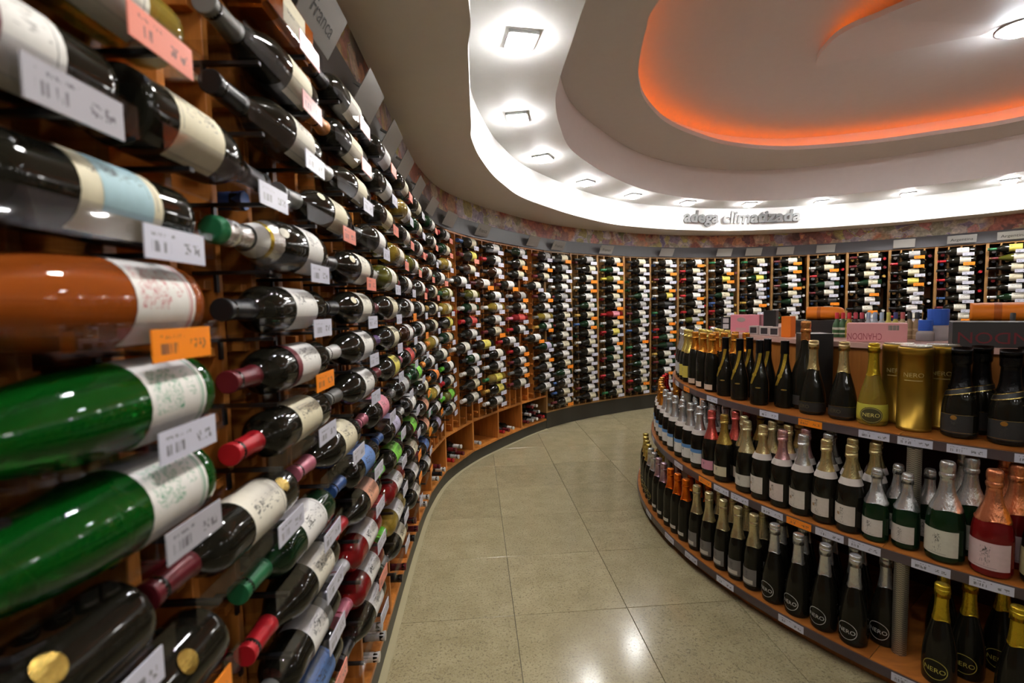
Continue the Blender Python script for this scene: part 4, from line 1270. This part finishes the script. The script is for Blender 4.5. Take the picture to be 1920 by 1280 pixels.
SHAPES = {
 'silver': ('champagne', 'g_dark', 'silver', (.42, .42, .43), {'say': 'silver-foiled grey-label champagne bottle'}),
 'goldlab': ('champagne', 'g_dark', 'gold', (.58, .47, .08), {'say': 'gold-foiled yellow-label champagne bottle'}),
 'orange': ('slim_straight', 'g_dark', 'orange', (.66, .52, .40), {'say': 'amber-foiled champagne bottle', 'lz': (.012, .040)}),
 'sash': ('sash', 'g_dark', 'black', None, {'say': 'black bottle with a gold sash', 'sash': True, 'face': 38}),
 'copper': ('magnum', 'g_dark', 'copper', (.03, .03, .028), {'say': 'tall copper-topped dark bottle', 'arc': 200}),
 'dark': ('teardrop', 'g_dark', 'pale gold', (.012, .012, .011), {'say': 'gold-foiled dark teardrop bottle', 'darkband': True, 'face': -12}),
 'yellow': ('teardrop', 'g_gold', 'yellow', (.50, .46, .05), {'say': 'yellow teardrop bottle with oval NERO label', 'nero_label': True, 'lz': (.004, .080), 'face': 16}),
 'capped': ('capped', 'g_dark', 'black', (.018, .018, .018), {'say': 'black-capped bottle with gold neck band', 'capband': True, 'face': -12}),
 'red': ('champagne', 'g_dark', 'red', 'white', {'say': 'red-foiled champagne bottle'}),
 'copperwhite': ('champagne', 'g_dark', 'orange', 'white', {'say': 'copper-foiled white-collared champagne bottle', 'collar': True, 'blue': True}),
 'silverblue': ('champagne', 'g_dark', 'silver', 'white', {'say': 'silver-foiled blue-and-white-label champagne bottle', 'collar': True, 'blue': True}),
 'pink': ('champagne', 'g_dark', 'pink', (.66, .30, .40), {'say': 'pink-foiled pink-label champagne bottle', 'lz': (.03, .075)}),
 'goldcream': ('champagne', 'g_dark', 'dark gold', 'cream', {'say': 'dark-gold-foiled cream-label champagne bottle', 'lz': (.03, .075)}),
 'cream': ('champagne', 'g_dark', 'cream gold', (.60, .58, .50), {'say': 'pale-gold-foiled champagne bottle', 'lz': (.03, .08)}),
 'goldcollar': ('champagne', 'g_dark', 'pale gold', (.64, .58, .52), {'say': 'gold-foiled white-collared champagne bottle', 'collar': True, 'crest': True, 'arc': 110, 'face': -14}),
 'rosecollar': ('champagne', 'g_dark', 'rose silver', (.64, .54, .50), {'say': 'rose-foiled white-collared champagne bottle', 'collar': True, 'crest': True, 'arc': 110, 'face': -14}),
 'silvercollar': ('champagne', 'g_dark', 'silver', (.64, .58, .52), {'say': 'silver-foiled white-collared champagne bottle', 'collar': True, 'crest': True, 'arc': 110, 'face': -14}),
 'small': ('champagne_small', 'g_deepgreen', 'silver', (.64, .59, .54), {'say': 'small silver-foiled champagne bottle', 'arc': 120, 'face': -14}),
 'bigsilver': ('champagne_big', 'g_deepgreen', 'silver', (.62, .60, .50), {'say': 'large silver-foiled cream-label champagne bottle', 'neck_seal': True, 'arc': 125, 'face': -16}),
 'rosecopper': ('champagne_big', 'g_red', 'rose copper', (.68, .50, .50), {'say': 'large copper-foiled pink sparkling wine bottle', 'neck_seal': True, 'arc': 140, 'face': -16}),
 'bigyellow': ('champagne_big', 'g_dark', 'yellow', (.58, .54, .28), {'say': 'large yellow-foiled cream-label champagne bottle', 'neck_seal': True, 'arc': 150, 'face': -16}),
 'far': ('slim_straight', 'g_dark', 'gold', None, {'say': 'slender gold-capped bottle with gold ring logo', 'nero': (.45, .36, .08)}),
 'farsilver': ('slim_straight', 'g_dark', 'silver', None, {'say': 'slender silver-capped bottle with gold ring logo', 'nero': (.45, .36, .08)}),
 'lilac': ('slim_straight', 'g_dark', 'lilac', None, {'say': 'lilac-foiled slender dark bottle', 'script': True}),
 'brightorange': ('slim_straight', 'g_dark', 'bright orange', None, {'say': 'bright-orange-foiled slender dark bottle', 'script': True}),
 'goldslim': ('slim', 'g_dark', 'cream gold', (.16, .15, .14), {'say': 'gold-foiled slender bottle with grey label', 'script': True}),
 'nero': ('nero', 'g_dark', 'silver', None, {'say': 'silver-foiled black bottle with oval NERO logo', 'nero': (.55, .55, .53), 'face': -8}),
 'neroyellow': ('nero', 'g_dark', 'yellow', None, {'say': 'yellow-foiled black bottle with oval NERO logo', 'nero': (.50, .44, .08), 'face': -8}),
}
# front rows: (kind, angle, radius)
top_row = [('silver', 157.5), ('silver', 160.8), ('silver', 164.1), ('silver', 167.3), ('goldlab', 170.5), ('goldlab', 173.6), ('orange', 177.0), ('orange', 181.0), ('orange', 184.6), ('sash', 188.9), ('sash', 192.7), ('sash', 197.0)]
for kd, a_ in top_row: stand(kd, a_, 1.692, 'top')
for kd, a_ in [('silver', 159.1), ('silver', 162.5), ('silver', 165.8), ('goldlab', 169.0), ('goldlab', 172.2), ('goldlab', 175.4), ('orange', 179.0), ('orange', 182.8), ('orange', 186.6), ('sash', 190.9), ('sash', 195.2)]:
    stand(kd, a_, 1.598, 'top', 1)
for kd, a_ in [('silver', 160.5), ('silver', 164.0), ('goldlab', 168.0), ('goldlab', 171.6), ('goldlab', 176.0), ('orange', 180.0), ('orange', 184.4)]:
    stand(kd, a_, 1.50, 'top', 2)
stand('sash', 200.0, 1.64, 'top')
stand('copper', 202.0, 1.585, 'top')
stand('dark', 204.9, 1.652, 'top')
stand('dark', 208.9, 1.645, 'top')
stand('yellow', 212.5, 1.650, 'top')
stand('capped', 221.0, 1.642, 'top')
stand('capped', 225.0, 1.655, 'top')
stand('capped', 229.2, 1.66, 'top')
stand('capped', 222.5, 1.535, 'top', 1)
stand('capped', 226.6, 1.540, 'top', 1)
stand('capped', 231.0, 1.55, 'top', 1)

mid_row = [('red', 150.5), ('red', 153.6), ('copperwhite', 157.0), ('copperwhite', 160.2), ('copperwhite', 163.4), ('copperwhite', 166.6), ('copperwhite', 169.8), ('silverblue', 173.4), ('silverblue', 176.6), ('silverblue', 179.8), ('silverblue', 183.2), ('silverblue', 186.2), ('silverblue', 189.1), ('pink', 192.2), ('goldcream', 195.1), ('cream', 199.4), ('goldcollar', 202.2), ('rosecollar', 204.5), ('silvercollar', 206.9)]
mid_row = [q for q in mid_row]
for kd, a_ in mid_row[:-3]: stand(kd, a_, 1.832, 'middle')
stand('cream', 197.0, 1.775, 'middle')
stand('rosecollar', 204.85, 1.832, 'middle')
stand('silvercollar', 207.5, 1.832, 'middle')
stand('goldcollar', 202.1, 1.836, 'middle')
stand('goldcollar', 210.1, 1.828, 'middle')
stand('goldcollar', 212.8, 1.834, 'middle')
stand('small', 215.3, 1.840, 'middle')
stand('small', 217.8, 1.825, 'middle')
stand('bigsilver', 220.9, 1.832, 'middle')
stand('rosecopper', 224.2, 1.838, 'middle')
stand('bigyellow', 227.6, 1.832, 'middle')
stand('bigyellow', 231.2, 1.832, 'middle')
for kd, a_ in [('red', 152.0), ('red', 155.3), ('copperwhite', 158.6), ('copperwhite', 161.8), ('copperwhite', 165.0), ('copperwhite', 168.2), ('silverblue', 175.0), ('silverblue', 178.2), ('silverblue', 181.5), ('silverblue', 184.7), ('silverblue', 187.7), ('pink', 193.7), ('cream', 200.9), ('rosecollar', 205.9), ('goldcollar', 203.4), ('silvercollar', 208.8), ('goldcollar', 211.6), ('goldcollar', 214.0), ('small', 216.3)]:
    stand(kd, a_, 1.735, 'middle', 1)
stand('small', 219.0, 1.715, 'middle', 1)
stand('bigsilver', 222.4, 1.725, 'middle', 1)
stand('rosecopper', 225.8, 1.728, 'middle', 1)
stand('bigyellow', 229.2, 1.728, 'middle', 1)
for kd, a_ in [('silverblue', 180), ('silverblue', 183.3), ('silverblue', 186.4), ('pink', 192.0), ('goldcream', 195.4), ('cream', 199.2), ('goldcollar', 202.6), ('silvercollar', 207.4), ('goldcollar', 213.0), ('small', 217.0), ('bigsilver', 221.6), ('rosecopper', 225.0)]:
    stand(kd, a_, 1.635, 'middle', 2)

bot_row = [('far', 164.0), ('far', 166.6), ('far', 169.2), ('far', 171.8), ('farsilver', 174.4), ('farsilver', 177.0), ('lilac', 180.0), ('lilac', 182.6), ('brightorange', 185.3), ('brightorange', 187.8), ('brightorange', 190.2), ('goldslim', 193.0), ('goldslim', 195.7), ('goldslim', 198.4), ('goldslim', 200.9), ('goldslim', 203.3), ('nero', 206.1), ('nero', 208.9), ('nero', 211.7), ('nero', 214.5), ('neroyellow', 221.2), ('neroyellow', 226.0), ('neroyellow', 230.5)]
for kd, a_ in bot_row: stand(kd, a_, 1.928, 'bottom')
for kd, a_ in [('far', 165.2), ('far', 167.9), ('far', 170.5), ('far', 173.1), ('farsilver', 175.8), ('lilac', 181.3), ('brightorange', 186.6), ('brightorange', 189.2), ('brightorange', 191.8), ('goldslim', 194.4), ('goldslim', 197.2), ('goldslim', 199.8), ('goldslim', 202.3), ('nero', 205.0), ('nero', 207.8), ('nero', 210.6), ('nero', 213.4), ('nero', 216.4), ('neroyellow', 222.9), ('neroyellow', 228.4)]:
    stand(kd, a_, 1.835 if kd != 'nero' or a_ < 216 else 1.845, 'bottom', 1)
for kd, a_ in [('goldslim', 196.2), ('goldslim', 199.5), ('goldslim', 202.8), ('nero', 206.2), ('nero', 209.6), ('nero', 212.8), ('neroyellow', 220.6), ('neroyellow', 225.2)]:
    stand(kd, a_, 1.735, 'bottom', 2)

for a_ in (233.4, 237.6, 241.8): stand('capped', a_, 1.66, 'top')
for a_ in (234.8, 238.4, 242.0): stand('bigyellow', a_, 1.832, 'middle')
for a_ in (235.0, 239.4): stand('neroyellow', a_, 1.928, 'bottom')
# gold gift tins beside the yellow bottle
tin_p = [(0, 0), (0, .049), (.004, .0505), (.012, .0505), (.0125, .0495), (.27, .0495), (.2705, .0508), (.294, .0508), (.297, .049), (.297, 0)]
v, f = lathe_data(tin_p, 40); tin_me = mk('tin_body', v, f, True)
for p in tin_me.polygons: p.use_smooth = abs(p.normal.z) < .5
shape('tin', [(0, .0495), (.27, .0495)], None, (0, .1))
for i, (a_, r_, lb) in enumerate([(216.7, 1.635, 'gold cylindrical gift tin standing foremost of three'), (213.9, 1.535, 'gold cylindrical gift tin behind the yellow bottle'), (218.6, 1.525, 'gold cylindrical gift tin behind the black-capped bottles')]):
    t = obj('gift_tin', tin_me, M['tin'], None, place(a_, r_, .785, 8))
    tagp(t, lb, 'tin', 'gold gift tins on the island')
    v, f = lathe_data([(.2975, 0), (.2975, .046), (.3025, .046), (.3035, .044), (.3035, 0)], 32)
    obj('lid', mk('lid', v, f), M['foil'], t, None, (.72, .66, .55))
    obj('lettering', text_wrap('tin', 'NERO', .022, .20, off=.0009), M['matte'], t, None, (.44, .32, .10))
    obj('lettering', band_mesh('tin', .180, .183, 't', off=.0009, arc=60), M['matte'], t, None, (.44, .32, .10))

# boxes
def carton(name, x, y, z, ang, sx, sy, sz, mat, color, label, group=None):
    mwb = Matrix.Translation((x, y, z + .0006)) @ Matrix.Rotation(ang, 4, 'Z')
    b = obj(name, box(-sx / 2, sx / 2, -sy / 2, sy / 2, 0, sz, .0015, 'carton'), mat, None, mwb, color)
    tagp(b, label, 'box', group)
    return b
def face_text(parent, txt, size, x, y, z, flip, color, name='lettering', mat='matte', rot=0.0, sx=1.0):
    tv_, tf_ = text_data(txt, size)
    sg = -1 if flip else 1
    vs = [(x + px * sg * sx, y, z + py * sg) for px, py in tv_]
    return obj(name, mk('lettering', vs, tf_), M[mat], parent, None, color)
# black gift box behind the copper-topped bottle
bb = carton('gift_box', 1.335, 2.03, .785, math.radians(-62), .115, .105, .325, M['black'], None, 'tall black gift box behind the copper-topped bottle')
bb.matrix_basis = place(200.9, 1.492, .785, 62)
# pink CHANDON carton, upside-down lettering
TOPZ = 1.075
def carton_at(theta, r, turn, *a): pass
pk = carton('carton', 1.575, 2.07, TOPZ, math.radians(-38), .205, .11, .078, M['matte'], (.78, .36, .36), 'pink carton with upside-down CHANDON lettering lying on the counter')
face_text(pk, 'CHANDON', .040, -.040, -.0556, .024, True, (.42, .08, .10), sx=.58)
fv = Acc()
for i in range(9): fv.box(.040 + i * .004, .0420 + i * .004 + (.001 if i % 3 else 0), -.0558, -.0552, .050, .070)
obj('barcode', fv.mesh('barcode'), M['matte'], pk, None, (.18, .24, .2))
dk = carton('carton', 1.80, 1.70, TOPZ, math.radians(-38), .36, .14, .090, M['matte'], (.030, .027, .026), 'charcoal carton with red upside-down CHANDON lettering on the counter')
face_text(dk, 'CHANDON', .058, -.01, -.0706, .036, True, (.17, .012, .016), sx=1.05)
pk2 = carton('carton', 1.455, 2.965, TOPZ, math.radians(-42), .165, .10, .105, M['matte'], (.80, .28, .34), 'pink carton with grey seal standing beside the small black box')
obj('seal', mk('seal', [(.025 * math.cos(i * .5236) - .02, -.0506, .075 + .014 * math.sin(i * .5236)) for i in range(12)], [tuple(range(12))]), M['matte'], pk2, None, (.45, .38, .34))
fv = Acc()
for i in range(10): fv.box(-.05 + i * .006, -.047 + i * .006, -.0508, -.0502, .006, .026)
obj('barcode', fv.mesh('barcode'), M['matte'], pk2, None, (.55, .42, .38))
bk = carton('carton', 1.425, 3.17, TOPZ, math.radians(-42), .06, .06, .088, M['black'], None, 'small black carton with white stickers at the counter end')
for z_ in (.012, .050):
    v, f = box_data(-.018, .018, -.0308, -.0300, z_, z_ + .03); obj('sticker', mk('sticker', v, f), M['tag'], bk, None, (.6, .6, .6))
sq = carton('carton', 1.545, 2.86, TOPZ, math.radians(-42), .068, .06, .130, M['black'], None, 'upright dark grey carton behind the little boxes')
for i, (x, y) in enumerate([(1.372, 2.70), (1.380, 2.600), (1.392, 2.525)]):
    q = carton('small_box', x, y, TOPZ, math.radians(-55), .050, .045, .048, M['matte'], (.55, .47, .45), ['little pale box with dark window furthest from the orange carton', 'little pale box with dark window between two others', 'little pale box with dark window next to the orange carton'][i], 'little pale boxes')
    v, f = box_data(-.018, .018, -.0232, -.0226, .008, .040); obj('window', mk('window', v, f), M['matte'], q, None, (.03, .025, .03))
oc = carton('carton', 1.405, 2.435, TOPZ, math.radians(-52), .045, .06, .105, M['matte'], (.85, .20, .01), 'narrow bright orange carton beside the black gift box')

# orange bottle jackets lying on the back of the counter
def jacket(x, y, z, ang, L_, r_, label):
    pr = smooth_prof([(0, 0), (0, r_ * .9), (.004, r_), (L_ * .55, r_), (L_ * .85, r_ * .92), (L_ * .97, r_ * .6), (L_, 0)], 3)
    v, f = lathe_data(pr, 20)
    mwj = Matrix.Translation((x, y, z + r_ + .0006)) @ Matrix.Rotation(ang, 4, 'Z') @ Matrix.Rotation(math.radians(90), 4, 'Y')
    b = obj('bottle_jacket', mk('jacket', v, f, True), M['matte'], None, mwj, (.90, .24, .01))
    tagp(b, label, 'bottle cover', 'orange bottle covers')
    v, f = lathe_data([(L_ * .28, r_ + .0006), (L_ * .38, r_ + .0006)], 20)
    obj('band', mk('band', v, f, True), M['matte'], b, None, (.55, .12, .01))
    return b
# display risers carrying the covers
for x, y, ang, lb in ((1.72, 2.62, -.75, 'low dark riser under the orange cover behind the black gift box'), (2.05, 1.98, -.75, 'low dark riser under the orange cover behind the charcoal carton')):
    rz = obj('riser', box(-.16, .16, -.07, .07, 0, .075, .002, 'riser'), M['black'], None, Matrix.Translation((x, y, TOPZ + .0006)) @ Matrix.Rotation(ang, 4, 'Z'))
    tagp(rz, lb, 'riser')
jacket(1.655, 2.68, TOPZ + .0756, -.75, .17, .036, 'orange rounded bottle cover lying behind the black gift box')
jacket(1.97, 2.055, TOPZ + .0756, -.75, .235, .040, 'orange rounded bottle cover lying behind the charcoal carton')

# miniature bottles on the counter
mini = smooth_prof([(0.002, 0), (0, .015), (.002, .018), (.045, .018), (.06, .012), (.07, .0075), (.088, .007), (.09, 0)], 2)
v, f = lathe_data(mini, 14); mini_me = mk('mini_body', v, f, True)
v, f = lathe_data([(.072, .0085), (.094, .0085), (.096, .006), (.096, 0)], 12); mcap_me = mk('mini_cap', v, f, True)
v, f = lathe_data([(.012, .0184), (.038, .0184)], 14); mlab_me = mk('mini_label', v, f, True, [(i % 14 / 14, i // 14) for i in range(28)])
P0, P1 = np.array([1.60, 2.36]), np.array([1.80, 2.13])
mc = [((.03, .10, .03), (.55, .01, .02), (.6, .6, .5)), ((.03, .10, .03), (.55, .01, .02), (.6, .6, .5)), ((.35, .25, .03), (.55, .01, .02), (.65, .5, .1)), ((.03, .02, .02), (.5, .05, .08), (.5, .3, .3)), ((.03, .02, .02), (.5, .05, .08), (.5, .3, .3)), ((.4, .45, .5), (.35, .45, .6), (.5, .55, .65)), ((.4, .45, .5), (.35, .45, .6), (.5, .55, .65)), ((.4, .45, .5), (.35, .45, .6), (.5, .55, .65)), ((.55, .5, .1), (.6, .55, .1), (.6, .55, .2)), ((.55, .5, .1), (.05, .05, .2), (.6, .55, .2)), ((.5, .4, .2), (.5, .1, .1), (.6, .5, .3)), ((.3, .2, .1), (.02, .02, .02), (.5, .35, .2)), ((.3, .2, .1), (.02, .02, .02), (.5, .35, .2))]
for i, (g_, c1, c2) in enumerate(mc):
    p = P0 + (P1 - P0) * (i / (len(mc) - 1))
    b = obj('miniature_bottle', mini_me, M['matte'], None, Matrix.Translation((p[0], p[1], TOPZ + .0006)) @ Matrix.Diagonal((1, 1, 1.25, 1)), g_)
    obj('cap', mcap_me, M['matte'], b, None, c1)
    obj('label', mlab_me, M['label'], b, None, c2)
    tagp(b, 'miniature spirit bottle, %s in the row behind the pink carton' % ordn[i], 'bottle', 'miniature bottles on the counter')
for i in range(6):
    p = np.array([1.985, 1.90]) + np.array([.04, -.036]) * i
    b = obj('miniature_bottle', mini_me, M['matte'], None, Matrix.Translation((p[0], p[1], TOPZ + .0006)) @ Matrix.Diagonal((1, 1, 1.2, 1)), (.06, .05, .05))
    obj('cap', mcap_me, M['matte'], b, None, (.03, .03, .03))
    obj('label', mlab_me, M['label'], b, None, (.3, .2, .2))
    tagp(b, 'dark miniature bottle, %s in the row behind the charcoal carton' % ordn[i], 'bottle', 'dark miniature bottles on the counter')

# clear sanitiser bottles with blue lids
def jug(x, y, s_, label):
    pr = smooth_prof([(0.002, 0), (0, .042), (.003, .047), (.045, .047), (.058, .040), (.066, .030), (.080, .029), (.082, 0)], 3)
    v, f = lathe_data(pr, 24)
    b = obj('plastic_jar', mk('jar', v, f, True), M['g_clear'], None, Matrix.Translation((x, y, TOPZ + .0006)) @ Matrix.Scale(s_, 4))
    vs, fs = [], []
    seg = 40
    for z, q in ((.064, 0), (.130, 0), (.133, -.002)):
        for i in range(seg):
            t = 2 * math.pi * i / seg; r_ = .036 + q + (.0008 if i % 2 else 0)
            vs.append((r_ * math.cos(t), r_ * math.sin(t), z))
    for j in range(2):
        for i in range(seg): fs.append((j * seg + i, j * seg + (i + 1) % seg, (j + 1) * seg + (i + 1) % seg, (j + 1) * seg + i))
    fs.append(tuple(2 * seg + i for i in range(seg)))
    obj('lid', mk('lid', vs, fs), M['matte'], b, None, (.02, .10, .50))
    tagp(b, label, 'jar', 'clear jars with blue lids')
jug(1.845, 2.075, 1.0, 'large clear plastic jar with blue ribbed lid')
jug(1.765, 2.045, .66, 'smaller clear plastic jar with blue lid beside the large one')
